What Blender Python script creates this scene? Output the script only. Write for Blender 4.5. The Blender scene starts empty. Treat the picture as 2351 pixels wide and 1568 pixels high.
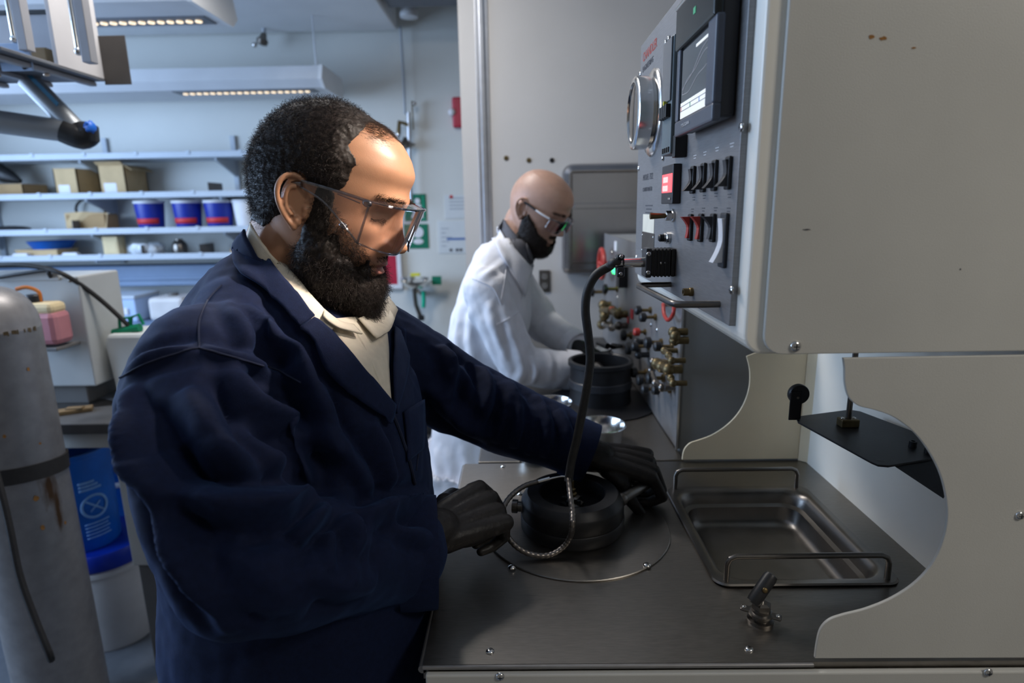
import bpy, bmesh, math, random
import numpy as np
from mathutils import Vector, Matrix, noise as mnoise
from mathutils.bvhtree import BVHTree
random.seed(7); np.random.seed(7)
SC = bpy.context.scene
COL = SC.collection
# ------------------------------------------------------------------ camera
F = 1386.0; CX, CY = 1175.5, 784.0; EYE = 1.55
_y = np.array([14.5/F, 309/F, -1.]); _y /= np.linalg.norm(_y)
_u = -np.array([110/F, -6216/F, -1.]); _u /= np.linalg.norm(_u)
_u -= _y*(_u @ _y); _u /= np.linalg.norm(_u)
_x = np.cross(_y, _u)
RC = np.array([_x, _y, _u])
cam = bpy.data.cameras.new('camera'); camo = bpy.data.objects.new('camera', cam); COL.objects.link(camo)
cam.sensor_width = 36.0; cam.lens = F/2351*36.0; cam.clip_start = .02; cam.clip_end = 60
camo.matrix_world = Matrix.Translation((0, 0, EYE)) @ Matrix([list(r) for r in RC]).to_4x4()
cam.dof.use_dof = True; cam.dof.focus_distance = .87; cam.dof.aperture_fstop = 3.4
SC.camera = camo
# ------------------------------------------------------------------ world and light
W = bpy.data.worlds.new('World'); SC.world = W; W.use_nodes = True
W.node_tree.nodes['Background'].inputs[0].default_value = (1.0, .98, .94, 1)
W.node_tree.nodes['Background'].inputs[1].default_value = .11
def lamp(name, kind, loc, target, energy, color, size=1.0, size_y=None, spread=None):
    d = bpy.data.lights.new(name, kind); d.energy = energy; d.color = color
    if kind == 'AREA':
        d.shape = 'RECTANGLE'; d.size = size; d.size_y = size_y or size
        if spread: d.spread = math.radians(spread)
    elif kind == 'SPOT':
        d.shadow_soft_size = size; d.spot_size = math.radians(spread or 60); d.spot_blend = .6
    o = bpy.data.objects.new(name, d); COL.objects.link(o); o.location = loc
    o.rotation_euler = (Vector(target)-Vector(loc)).to_track_quat('-Z', 'Y').to_euler()
    return o
lamp('window_daylight', 'AREA', (-3.55, 1.6, 1.85), (0, 1.8, 1.3), 140, (.48, .68, 1.0), 2.9, 1.5)
lamp('ceiling_spot_over_machine', 'AREA', (1.12, .72, 2.72), (-.08, .80, 1.63), .85, (1.0, .87, .76), .20, .20, 14)
lamp('side_panel_fill', 'AREA', (1.45, -.40, 2.72), (.7, .64, 1.4), 5.8, (1.0, .95, .86), .5, .5, 100)  # added fill from behind the camera to brighten the machine's side panel
lamp('ceiling_lamp_far', 'AREA', (-.85, 2.0, 2.74), (-.75, 2.1, 0), 25, (1.0, .96, .92), .3, .9)
SC.view_settings.view_transform = 'Standard'; SC.view_settings.look = 'None'
SC.view_settings.gamma = 1; SC.view_settings.use_curve_mapping = False
SC.view_settings.exposure = 0.0
# ------------------------------------------------------------------ helpers
def ray(px, py): return RC @ np.array([(px-CX)/F, -(py-CY)/F, -1.])
def at(px, py, X=None, Y=None, Z=None, d=None):
    """point of the room seen at a photograph pixel on a given plane (X, Y or Z) or at depth d"""
    r = ray(px, py)
    if d is not None: t = d
    elif X is not None: t = X/r[0]
    elif Y is not None: t = Y/r[1]
    else: t = (Z-EYE)/r[2]
    return Vector((r[0]*t, r[1]*t, EYE+r[2]*t))
MATS = {}
def mat(name, col, rough=.5, metal=0., var=.08, scale=20., bump=0., bscale=200., spec=.5, trans=0., emit=None, estr=0., coat=0., sss=0., stretch=None, alpha=1., ior=1.45, rvar=0., aniso=0.):
    m = bpy.data.materials.new(name); m.use_nodes = True; nt = m.node_tree; b = nt.nodes['Principled BSDF']
    tc = nt.nodes.new('ShaderNodeTexCoord'); mp = nt.nodes.new('ShaderNodeMapping'); nt.links.new(tc.outputs['Object'], mp.inputs[0])
    if stretch: mp.inputs['Scale'].default_value = stretch
    n = nt.nodes.new('ShaderNodeTexNoise'); n.inputs['Scale'].default_value = scale; n.inputs['Detail'].default_value = 5
    nt.links.new(mp.outputs[0], n.inputs['Vector'])
    r = nt.nodes.new('ShaderNodeValToRGB')
    lo = [max(0, c*(1-var)) for c in col[:3]]; hi = [min(1, c*(1+var)) for c in col[:3]]
    r.color_ramp.elements[0].color = (*lo, 1); r.color_ramp.elements[1].color = (*hi, 1)
    r.color_ramp.elements[0].position = .3; r.color_ramp.elements[1].position = .7
    nt.links.new(n.outputs['Fac'], r.inputs[0]); nt.links.new(r.outputs[0], b.inputs['Base Color'])
    b.inputs['Roughness'].default_value = rough; b.inputs['Metallic'].default_value = metal
    b.inputs['Specular IOR Level'].default_value = spec; b.inputs['IOR'].default_value = ior
    if rvar:
        mr = nt.nodes.new('ShaderNodeMapRange'); mr.inputs['To Min'].default_value = rough-rvar; mr.inputs['To Max'].default_value = rough+rvar
        nt.links.new(n.outputs['Fac'], mr.inputs[0]); nt.links.new(mr.outputs[0], b.inputs['Roughness'])
    if trans: b.inputs['Transmission Weight'].default_value = trans
    if emit: b.inputs['Emission Color'].default_value = (*emit, 1); b.inputs['Emission Strength'].default_value = estr
    if coat: b.inputs['Coat Weight'].default_value = coat
    if sss: b.inputs['Subsurface Weight'].default_value = sss; b.inputs['Subsurface Radius'].default_value = (.012, .005, .003); b.inputs['Subsurface Scale'].default_value = .5
    if aniso: b.inputs['Anisotropic'].default_value = aniso
    if alpha < 1: b.inputs['Alpha'].default_value = alpha
    if bump:
        n2 = nt.nodes.new('ShaderNodeTexNoise'); n2.inputs['Scale'].default_value = bscale; n2.inputs['Detail'].default_value = 3
        nt.links.new(mp.outputs[0], n2.inputs['Vector'])
        bp = nt.nodes.new('ShaderNodeBump'); bp.inputs['Strength'].default_value = bump; bp.inputs['Distance'].default_value = .002
        nt.links.new(n2.outputs['Fac'], bp.inputs['Height']); nt.links.new(bp.outputs[0], b.inputs['Normal'])
    MATS[name] = m; return m
def rust_mat(name, col, rust, rough, metal, thresh=.66, scale=9., stretch=(1, 1, .35)):
    m = mat(name, col, rough, metal, .12, 30, bump=.15, bscale=60); nt = m.node_tree; b = nt.nodes['Principled BSDF']
    tc = nt.nodes.new('ShaderNodeTexCoord'); mp = nt.nodes.new('ShaderNodeMapping'); mp.inputs['Scale'].default_value = stretch
    nt.links.new(tc.outputs['Object'], mp.inputs[0])
    n = nt.nodes.new('ShaderNodeTexNoise'); n.inputs['Scale'].default_value = scale; n.inputs['Detail'].default_value = 6
    nt.links.new(mp.outputs[0], n.inputs['Vector'])
    r = nt.nodes.new('ShaderNodeValToRGB'); r.color_ramp.elements[0].position = thresh; r.color_ramp.elements[1].position = thresh+.06
    nt.links.new(n.outputs['Fac'], r.inputs[0])
    mx = nt.nodes.new('ShaderNodeMix'); mx.data_type = 'RGBA'
    src = b.inputs['Base Color'].links[0].from_socket
    nt.links.new(r.outputs[0], mx.inputs[0]); nt.links.new(src, mx.inputs[6]); mx.inputs[7].default_value = (*rust, 1)
    nt.links.new(mx.outputs[2], b.inputs['Base Color'])
    return m
class MB:
    """collects shapes into one mesh"""
    def __init__(s): s.v = []; s.f = []; s.sm = []
    def add(s, vs, fs, smooth=False):
        o = len(s.v); s.v += [tuple(map(float, v)) for v in vs]; s.f += [[i+o for i in f] for f in fs]; s.sm += [smooth]*len(fs); return s
    def box(s, a, b, bev=0., rot=None, about=None):
        bm = bmesh.new(); bmesh.ops.create_cube(bm, size=1)
        c = [(a[i]+b[i])/2 for i in range(3)]; d = [abs(b[i]-a[i]) for i in range(3)]
        for v in bm.verts: v.co = Vector((v.co.x*d[0], v.co.y*d[1], v.co.z*d[2]))
        if bev: bmesh.ops.bevel(bm, geom=bm.edges[:], offset=min(bev, min(d)*.45), segments=2, affect='EDGES', profile=.5)
        M = Matrix.Translation(c)
        if rot is not None: M = M @ (rot if isinstance(rot, Matrix) else Matrix.Rotation(rot, 4, 'Z'))
        bm.transform(M); bm.verts.ensure_lookup_table()
        s.add([v.co for v in bm.verts], [[v.index for v in f.verts] for f in bm.faces]); bm.free(); return s
    def lathe(s, prof, base=(0, 0, 0), axis=(0, 0, 1), n=32, smooth=True, caps=True):
        ax = Vector(axis).normalized(); q = Vector((0, 0, 1)).rotation_difference(ax); b = Vector(base); vs = []; fs = []
        for r, z in prof:
            for k in range(n):
                t = 2*math.pi*k/n; vs.append(b+q @ Vector((r*math.cos(t), r*math.sin(t), z)))
        m = len(prof)
        for i in range(m-1):
            for k in range(n):
                k2 = (k+1) % n; fs.append([i*n+k, i*n+k2, (i+1)*n+k2, (i+1)*n+k])
        s.add(vs, fs, smooth)
        if caps:
            o = len(s.v)-len(vs)
            if prof[0][0] > 1e-6: s.f.append([o+k for k in range(n)][::-1]); s.sm.append(False)
            if prof[-1][0] > 1e-6: s.f.append([o+(m-1)*n+k for k in range(n)]); s.sm.append(False)
        return s
    def cyl(s, p, q, r, r2=None, n=20, smooth=True):
        p = Vector(p); q = Vector(q); return s.lathe([(r, 0), (r if r2 is None else r2, (q-p).length)], p, q-p, n, smooth)
    def tube(s, pts, r, n=10, closed=False, smooth=True, caps=True, spline=0):
        P = [Vector(p) for p in pts]
        if spline: P = catmull(P, spline)
        rs = r if isinstance(r, (list, tuple)) else None
        if rs and len(rs) != len(P):
            xs = np.linspace(0, 1, len(rs)); rs = list(np.interp(np.linspace(0, 1, len(P)), xs, rs))
        vs = []; fs = []; prev = None
        for i, p in enumerate(P):
            t = (P[min(i+1, len(P)-1)]-P[max(i-1, 0)])
            t = t.normalized() if t.length > 1e-9 else Vector((0, 0, 1))
            if prev is None:
                a = t.cross(Vector((0, 0, 1)));  a = a if a.length > .05 else t.cross(Vector((1, 0, 0)))
            else: a = prev-t*prev.dot(t)
            a.normalize(); prev = a; bb = t.cross(a); rr = rs[i] if rs else r
            for k in range(n):
                th = 2*math.pi*k/n; vs.append(p+(a*math.cos(th)+bb*math.sin(th))*rr)
        m = len(P)
        for i in range(m-1):
            for k in range(n):
                k2 = (k+1) % n; fs.append([i*n+k, i*n+k2, (i+1)*n+k2, (i+1)*n+k])
        if caps: fs.append([k for k in range(n)][::-1]); fs.append([(m-1)*n+k for k in range(n)])
        return s.add(vs, fs, smooth)
    def ell(s, c, r, rot=None, nu=24, nv=14):
        vs = []; fs = []; M = rot or Matrix.Identity(3)
        for j in range(nv+1):
            ph = math.pi*j/nv
            for i in range(nu):
                th = 2*math.pi*i/nu
                vs.append(Vector(c)+M @ Vector((r[0]*math.sin(ph)*math.cos(th), r[1]*math.sin(ph)*math.sin(th), r[2]*math.cos(ph))))
        for j in range(nv):
            for i in range(nu):
                i2 = (i+1) % nu; fs.append([j*nu+i, (j+1)*nu+i, (j+1)*nu+i2, j*nu+i2])
        return s.add(vs, fs, True)
    def prism(s, pts, ext):
        """planar outline (3-D points) given thickness by vector ext"""
        n = len(pts); e = Vector(ext); vs = [Vector(p) for p in pts]+[Vector(p)+e for p in pts]
        fs = [list(range(n))[::-1], list(range(n, 2*n))]+[[i, (i+1) % n, n+(i+1) % n, n+i] for i in range(n)]
        return s.add(vs, fs)
    def grid(s, G, smooth=True, closeu=False):
        """G[rows][cols] of points"""
        R = len(G); Cn = len(G[0]); vs = [p for row in G for p in row]; fs = []
        for i in range(R-1):
            for k in range(Cn if closeu else Cn-1):
                k2 = (k+1) % Cn; fs.append([i*Cn+k, i*Cn+k2, (i+1)*Cn+k2, (i+1)*Cn+k])
        return s.add(vs, fs, smooth)
    def mesh(s, name):
        m = bpy.data.meshes.new(name); m.from_pydata(s.v, [], s.f); m.update()
        bm = bmesh.new(); bm.from_mesh(m); bmesh.ops.remove_doubles(bm, verts=bm.verts, dist=1e-6)
        bmesh.ops.recalc_face_normals(bm, faces=bm.faces); bm.to_mesh(m); bm.free()
        if any(s.sm):
            sm = s.sm
            if len(m.polygons) == len(sm): m.polygons.foreach_set('use_smooth', sm)
            else: m.polygons.foreach_set('use_smooth', [True]*len(m.polygons))
            try: m.set_sharp_from_angle(angle=math.radians(38))
            except Exception: pass
        m.update(); return m
def catmull(P, k):
    P = [Vector(p) for p in P]; out = []
    for i in range(len(P)-1):
        p0, p1, p2, p3 = P[max(i-1, 0)], P[i], P[i+1], P[min(i+2, len(P)-1)]
        for j in range(k):
            t = j/k; out.append(.5*((2*p1)+(p2-p0)*t+(2*p0-5*p1+4*p2-p3)*t*t+(3*p1-p0-3*p2+p3)*t**3))
    out.append(P[-1]); return out
WM = {}
def place(o, M, parent):
    """object whose own world matrix is M, under parent"""
    o.matrix_basis = M; WM[o.name] = M
    if parent is not None: o.parent = parent; o.matrix_parent_inverse = WM[parent.name].inverted()
def tag(o, label=None, cat=None, group=None, kind=None):
    if label: o['label'] = label
    if cat: o['category'] = cat
    if group: o['group'] = group
    if kind: o['kind'] = kind
    return o
def obj(name, mb, m, parent=None, label=None, cat=None, group=None, kind=None, solid=0., bev=0., sub=0):
    me = mb.mesh(name) if isinstance(mb, MB) else mb
    co = np.empty(len(me.vertices)*3); me.vertices.foreach_get('co', co); co = co.reshape(-1, 3)
    lo, hi = co.min(0), co.max(0); c = (lo+hi)/2
    if parent is None: c[2] = lo[2]
    co -= c; me.vertices.foreach_set('co', co.ravel()); me.update()
    me.materials.append(MATS[m] if isinstance(m, str) else m)
    o = bpy.data.objects.new(name, me); COL.objects.link(o)
    place(o, Matrix.Translation(c), parent)
    if solid: md = o.modifiers.new('thickness', 'SOLIDIFY'); md.thickness = solid; md.offset = 0
    if bev: md = o.modifiers.new('bevel', 'BEVEL'); md.width = bev; md.segments = 2; md.limit_method = 'ANGLE'
    if sub: md = o.modifiers.new('subdivision', 'SUBSURF'); md.levels = sub; md.render_levels = sub
    tag(o, label, cat, group, kind); return o
def thing(name, label, cat, loc, group=None, kind=None):
    o = bpy.data.objects.new(name, None); COL.objects.link(o); o.empty_display_size = .05
    place(o, Matrix.Translation(loc), None); tag(o, label, cat, group, kind); return o
def dup(root, off, label=None, rz=0.):
    r = root.copy(); COL.objects.link(r)
    M = Matrix.Translation(Vector(off)) @ WM[root.name] @ Matrix.Rotation(rz, 4, 'Z'); r.matrix_basis = M; WM[r.name] = M
    if label: r['label'] = label
    for ch in [o for o in root.children]:
        c = ch.copy(); COL.objects.link(c); c.parent = r
        for g in [o for o in ch.children]:
            d = g.copy(); COL.objects.link(d); d.parent = c
    return r
def screw(parent, p, n, r=.0045, m='steel_bright', cross=True, name='screw'):
    """pan head screw with a crossed slot, on a surface with normal n"""
    p = Vector(p); n = Vector(n).normalized(); b = MB()
    b.lathe([(r*1.0, 0), (r*1.0, r*.15), (r*.8, r*.42), (r*.45, r*.55), (0, r*.58)], p, n, 14)
    o = obj(name, b, m, parent)
    if cross:
        a = n.cross(Vector((0, 0, 1))); a = a.normalized() if a.length > .1 else Vector((1, 0, 0)); c = n.cross(a); s = MB()
        for u, w in ((a, c), (c, a)):
            pts = [p+n*r*.5+u*(su*r*.5)+w*(sw*r*.09) for su, sw in ((-1, -1), (1, -1), (1, 1), (-1, 1))]
            s.prism(pts, n*r*.1)
        obj('slot', s, 'black_plastic', o)
    return o
def text(name, body, p, right, upv, size, m, parent, depth=.0003, align='LEFT'):
    cu = bpy.data.curves.new(name, 'FONT'); cu.body = body; cu.size = size; cu.extrude = depth; cu.align_x = align; cu.resolution_u = 2
    o = bpy.data.objects.new(name, cu); COL.objects.link(o)
    dg = bpy.context.evaluated_depsgraph_get(); me = bpy.data.meshes.new_from_object(o.evaluated_get(dg)); bpy.data.objects.remove(o); bpy.data.curves.remove(cu)
    r = Vector(right).normalized(); u = Vector(upv).normalized(); n = r.cross(u)
    M = Matrix(((r.x, u.x, n.x, p[0]), (r.y, u.y, n.y, p[1]), (r.z, u.z, n.z, p[2]), (0, 0, 0, 1))); me.transform(M); me.materials.clear()
    return obj(name, me, m, parent)
# ------------------------------------------------------------------ materials
mat('wall_white', (.53, .52, .51), .7, 0, .03, 3, bump=.05, bscale=90)
mat('wall_green_white', (.655, .66, .625), .6, 0, .03, 2, bump=.05, bscale=90)
mat('ceiling_white', (.74, .75, .76), .8, 0, .04, 4)
mat('floor_vinyl', (.11, .115, .125), .45, 0, .2, 12, bump=.05)
mat('enamel_cream', (.58, .565, .52), .42, 0, .05, 6, bump=.12, bscale=700, rvar=.05)
mat('enamel_trim', (.90, .86, .77), .35, 0, .03, 6)
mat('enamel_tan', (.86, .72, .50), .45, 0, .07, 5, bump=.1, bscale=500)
mat('steel_brushed', (.25, .232, .21), .36, 1, .10, 60, bump=.03, bscale=60, stretch=(1, 14, 1), rvar=.06, aniso=.4)
mat('steel_panel', (.27, .262, .26), .50, .65, .10, 40, stretch=(1, 1, 12), rvar=.06)
mat('steel_tray', (.21, .195, .18), .34, 1, .1, 20, rvar=.06)
mat('steel_bright', (.75, .74, .72), .18, 1, .05, 30)
mat('steel_dark', (.20, .18, .16), .32, 1, .15, 30)
mat('aluminium', (.62, .64, .68), .38, 1, .06, 20)
mat('aluminium_painted', (.40, .43, .47), .5, .2, .06, 10)
mat('black_metal', (.018, .018, .020), .42, .3, .2, 25, bump=.05)
mat('black_plastic', (.016, .016, .017), .42, 0, .2, 30)
mat('charcoal_plastic', (.030, .031, .036), .38, 0, .1, 30)
mat('rubber_black', (.022, .020, .019), .55, 0, .25, 60, bump=.2, bscale=500)
mat('rubber_cable', (.030, .029, .028), .45, 0, .25, 80, bump=.3, bscale=900)
mat('red_plastic', (.42, .035, .025), .4, 0, .1, 30)
mat('white_plastic', (.80, .80, .82), .4, 0, .04, 30)
mat('red_led', (.6, .03, .04), .3, emit=(1, .10, .12), estr=1.5)
mat('red_digit', (.9, .3, .3), .3, emit=(1, .45, .45), estr=1.6)
mat('green_led', (.05, .8, .2), .3, emit=(.05, 1, .25), estr=3.)
mat('brass', (.20, .145, .07), .45, 1, .2, 40)
mat('label_paper', (.78, .72, .58), .7, 0, .05, 30)
mat('ink_grey', (.07, .07, .08), .6, 0, .05, 30)
mat('ink_red', (.45, .07, .05), .6, 0, .05, 30)
mat('ink_white', (.65, .65, .66), .6, 0, .05, 30)
mat('rust_orange', (.33, .15, .035), .8, 0, .3, 60)
mat('bezel_blue', (.085, .095, .12), .34, 0, .08, 30)
mat('door_black', (.022, .026, .026), .22, 0, .1, 30)
mat('screen_glass', (.06, .07, .08), .12, 0, .1, 10, emit=(.42, .47, .52), estr=.09)
mat('screen_white', (.7, .7, .7), .25, 0, .02, 10, emit=(.88, .88, .86), estr=.55)
mat('screen_blue', (.1, .2, .5), .3, emit=(.12, .25, .6), estr=.5)
mat('screen_green', (.05, .3, .15), .3, emit=(.08, .35, .2), estr=.3)
mat('screen_red', (.5, .1, .1), .3, emit=(.7, .3, .3), estr=.4)
mat('trace_grey', (.3, .3, .33), .3, emit=(.6, .62, .66), estr=.16)
mat('relay_grey', (.13, .16, .17), .4, 0, .1, 30)
mat('smoke_cover', (.16, .17, .18), .15, .3, .05, 30)
mat('yellow_paint', (.65, .62, .05), .5)
mat('dial_white', (.70, .71, .74), .5, 0, .03, 30)
mat('brass_dark', (.16, .12, .06), .45, .8, .25, 60)
def glass_mat(name, tint, refl=.12, rough=.02, alpha_min=.10):
    """thin clear sheet: mostly see-through, glossy by fresnel"""
    m = bpy.data.materials.new(name); m.use_nodes = True; nt = m.node_tree; nt.nodes.remove(nt.nodes['Principled BSDF'])
    out = nt.nodes['Material Output']; t = nt.nodes.new('ShaderNodeBsdfTransparent'); g = nt.nodes.new('ShaderNodeBsdfGlossy'); mx = nt.nodes.new('ShaderNodeMixShader')
    fr = nt.nodes.new('ShaderNodeFresnel'); fr.inputs[0].default_value = 1.36 if 'lens' in name else 1.5; n = nt.nodes.new('ShaderNodeTexNoise'); n.inputs['Scale'].default_value = 14
    t.inputs[0].default_value = (*tint, 1); g.inputs['Roughness'].default_value = rough; g.inputs[0].default_value = (1, 1, 1, 1)
    ma = nt.nodes.new('ShaderNodeMath'); ma.operation = 'MULTIPLY_ADD'; ma.inputs[1].default_value = refl*.2; nt.links.new(n.outputs['Fac'], ma.inputs[0]); nt.links.new(fr.outputs[0], ma.inputs[2])
    nt.links.new(ma.outputs[0], mx.inputs[0]); nt.links.new(t.outputs[0], mx.inputs[1]); nt.links.new(g.outputs[0], mx.inputs[2]); nt.links.new(mx.outputs[0], out.inputs[0])
    MATS[name] = m; return m
glass_mat('clear_glass', (.95, .97, .97)); glass_mat('lens_clear', (.92, .895, .92), .45); glass_mat('lens_edge', (.62, .60, .62), 1.4, .08)
mat('lamp_warm_metal', (.7, .55, .42), .3, .8, .1, 20); mat('rust_dark', (.09, .06, .025), .8, 0, .4, 60); mat('console_grey', (.30, .32, .34), .5, .1, .05, 6)
mat('armour_steel', (.20, .18, .165), .35, .9, .15, 60)
# ------------------------------------------------------------------ the room
WALLY = 4.0; PARTY = 2.85; CEIL = 2.78
def struct(name, mb, m, label=None): return obj(name, mb, m, label=label, kind='structure')
struct('floor', MB().box((-3.9, -.6, -.05), (2.4, 4.2, 0)), 'floor_vinyl', 'dark vinyl laboratory floor')
struct('ceiling', MB().box((-3.9, -.6, CEIL), (2.4, 4.2, CEIL+.05)), 'ceiling_white', 'pale grey plaster ceiling')
struct('wall_back', MB().box((-3.9, WALLY, 0), (.6, WALLY+.08, CEIL)), 'wall_green_white', 'pale green-white back wall behind the shelves')
PX0 = at(1068, 540, Y=PARTY).x
struct('wall_right', MB().box((PX0, PARTY, 0), (2.4, PARTY+.14, CEIL)), 'wall_white', 'grey-white partition wall behind the white-coated man')
wl = MB()   # left wall with the daylight window opening
wl.box((-3.9, -.6, 0), (-3.8, 4.2, 1.05)).box((-3.9, -.6, 2.62), (-3.8, 4.2, CEIL)).box((-3.9, -.6, 1.05), (-3.8, .1, 2.62)).box((-3.9, 3.1, 1.05), (-3.8, 4.2, 2.62))
struct('wall_left', wl, 'wall_white', 'white left wall with a window opening')
tr = MB()   # metal channel up the partition
cx = at(1111, 300, Y=PARTY).x
tr.box((cx-.009, PARTY-.016, 0), (cx+.009, PARTY, CEIL), .002).box((cx-.028, PARTY-.004, 0), (cx+.028, PARTY-.0005, CEIL), .001)
struct('trim_1', tr, 'aluminium', 'thin bright aluminium channel running up the partition wall')
# boxed-in soffit at the ceiling over the back wall
sx = at(910, 75, Y=WALLY-.1).x
struct('trim_2', MB().box((-3.8, 2.35, 2.60), (sx, WALLY-.06, CEIL-.004), .01), 'ceiling_white', 'boxed white soffit along the ceiling')
struct('baseboard_back', MB().box((-3.8, WALLY-.012, 0), (.5, WALLY-.001, .1), .003), 'charcoal_plastic', 'dark base strip along the back wall')
# ------------------------------------------------------------------ consistometer (the big cream machine)
XF, Y0, Y1, XB, WZ, XE = -.126, .64, 1.237, .615, 1.0, .86
CB, CT, PXX = 1.388, 1.862, .236     # cabinet bottom, cabinet top, control plate face
M1 = thing('consistometer', 'large cream consistometer machine with steel control plate and open steel work bay', 'lab machine', (.35, .94, 0))
b = MB(); b.box((XF+.02, Y0+.012, .06), (XE, Y1, WZ-.075), .004); obj('base_cabinet', b, 'enamel_cream', M1)
b = MB(); b.box((XF+.004, Y0-.010, .05), (XE, Y0-.0015, WZ-.0075), .002); fp = obj('front_panel', b, 'enamel_cream', M1)
for px, py in ((1148, 1553), (2268, 1543)): screw(fp, at(px, py, Y=Y0-.010), (0, -1, 0), .0055)
for x in (XF+.06, XE-.06):
    for y in (Y0+.06, Y1-.06): obj('levelling_foot', MB().lathe([(.022, 0), (.026, .004), (.026, .012), (.012, .016), (.012, .065)], (x, y, 0), n=20), 'rubber_black', M1)
# steel worktop with a cut-out for the tray
TX0, TX1, TY0, TY1 = .288, .548, .795, 1.098
b = MB(); xs = [XF, TX0, TX1, XB]; ys = [Y0, TY0, TY1, Y1]; G = {}
vs = []; fs = []
for z in (WZ, WZ-.02):
    for i in range(4):
        for j in range(4): vs.append((xs[i], ys[j], z))
ix = lambda i, j, k: k*16+i*4+j
for k in (0, 1):
    for i in range(3):
        for j in range(3):
            if (i, j) != (1, 1): fs.append([ix(i, j, k), ix(i+1, j, k), ix(i+1, j+1, k), ix(i, j+1, k)])
for i in range(3):
    fs += [[ix(i, 0, 0), ix(i+1, 0, 0), ix(i+1, 0, 1), ix(i, 0, 1)], [ix(i, 3, 0), ix(i+1, 3, 0), ix(i+1, 3, 1), ix(i, 3, 1)],
           [ix(0, i, 0), ix(0, i+1, 0), ix(0, i+1, 1), ix(0, i, 1)], [ix(3, i, 0), ix(3, i+1, 0), ix(3, i+1, 1), ix(3, i, 1)]]
for a, c in (((1, 1), (2, 1)), ((2, 1), (2, 2)), ((2, 2), (1, 2)), ((1, 2), (1, 1))):
    fs.append([ix(*a, 0), ix(*c, 0), ix(*c, 1), ix(*a, 1)])
b.add(vs, fs)
wt = obj('worktop', b, 'steel_brushed', M1, label='brushed stainless worktop')
b = MB().tube([(XF, Y0-.002, WZ-.0025), (.352, Y0-.002, WZ-.0025)], .0028, 10); obj('rolled_edge', b, 'steel_panel', wt)
b = MB().tube([(XF-.001, Y0, WZ-.007), (XF-.001, Y1, WZ-.007)], .0055, 10); obj('rolled_edge', b, 'steel_panel', wt)
obj('worktop_apron', MB().box((XF+.002, Y0+.0005, WZ-.075), (XB, Y0+.012, WZ-.019)).box((XF+.002, Y0+.012, WZ-.075), (XF+.012, Y1, WZ-.019)), 'black_plastic', wt)
for px, py in ((1125, 1496), (1720, 1491), (1155, 1071), (1385, 1066)): screw(wt, at(px, py, Z=WZ), (0, 0, 1), .0055)
# round vessel cover plate, screwed down
PC = Vector((.0935, .9635, WZ)); PR = .160
b = MB().lathe([(PR, 0), (PR, .0018), (PR-.0012, .003), (.05, .003)], PC, n=72); cp = obj('cover_plate', b, 'steel_brushed', M1, label='round steel cover plate')
for px, py in ((1175, 1303), (1485, 1298), (1439, 1149)):
    screw(cp, at(px, py, Z=WZ+.003), (0, 0, 1), .0062)
a2 = 2*PC-at(1485, 1298, Z=WZ+.003); screw(cp, (a2.x, a2.y, WZ+.003), (0, 0, 1), .0062)
# side panels with the curved bite
def side(name, pts, Y, th):
    c = catmull([at(px, py, Y=Y) for px, py in pts], 6)
    P = [Vector((XE, Y, WZ+.003))]+[Vector((v.x, Y, v.z)) for v in reversed(c)]+[Vector((XE, Y, CB-.003))]
    return obj(name, MB().prism(P, (0, th, 0)), 'enamel_cream', M1, bev=.001)
near = [(1936, 822), (1939, 845), (1940, 880), (1949, 912), (1972, 932), (2010, 942), (2056, 960), (2104, 998), (2142, 1052), (2166, 1110), (2176, 1180), (2166, 1240), (2140, 1296), (2100, 1340), (2048, 1374), (1990, 1398), (1936, 1412), (1904, 1424), (1884, 1446), (1875, 1480), (1871, 1512)]
sp = side('side_panel', near, Y0-.001, .004)
screw(sp, at(2341, 1183, Y=Y0-.001), (0, -1, 0), .0055)
far = [(1714, 818), (1721, 850), (1720, 888), (1709, 924), (1690, 955), (1664, 980), (1632, 1000), (1602, 1011), (1583, 1018), (1570, 1034), (1566, 1056)]
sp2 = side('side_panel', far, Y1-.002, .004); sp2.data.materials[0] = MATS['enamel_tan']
b = MB().box((XB, Y0+.006, WZ-.01), (XB+.012, Y1-.004, CB+.004)); obj('bay_back_panel', b, 'enamel_trim', M1)
b = MB().box((XB+.012, Y0+.004, WZ-.02), (XE, Y1-.004, CB)); obj('rear_housing', b, 'enamel_cream', M1)
b = MB().prism([(XB-.014, Y1-.003, WZ+.001), (XB, Y1-.003, WZ+.001), (XB, Y1-.017, WZ+.001)], (0, 0, CB-WZ-.002)); obj('corner_fillet', b, 'enamel_tan', M1)
# upper instrument cabinet
def rrect(x0, z0, x1, z1, r, corners, Y, n=6):
    P = []
    for (cx_, cz_, a0, on) in ((x0+r, z0+r, 180, corners[0]), (x1-r, z0+r, 270, corners[1]), (x1-r, z1-r, 0, corners[2]), (x0+r, z1-r, 90, corners[3])):
        if on:
            for k in range(n+1):
                t = math.radians(a0+90*k/n); P.append(Vector((cx_+r*math.cos(t), Y, cz_+r*math.sin(t))))
        else:
            P.append(Vector((x0 if a0 in (180, 90) else x1, Y, z0 if a0 in (180, 270) else z1)))
    return P
cb = obj('instrument_cabinet', MB().prism(rrect(.2435, CB, XE, CT, .022, (1, 0, 0, 1), Y0+.004), (0, Y1+.012-Y0-.004, 0)), 'enamel_trim', M1, bev=.003)
cs = obj('cabinet_side', MB().prism(rrect(.2625, CB+.001, XE-.001, CT-.002, .021, (1, 0, 0, 1), Y0-.002), (0, .0058, 0)), 'enamel_cream', cb, bev=.0012)
screw(cs, at(1826, 795, Y=Y0-.002), (0, -1, 0), .0062)
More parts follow.
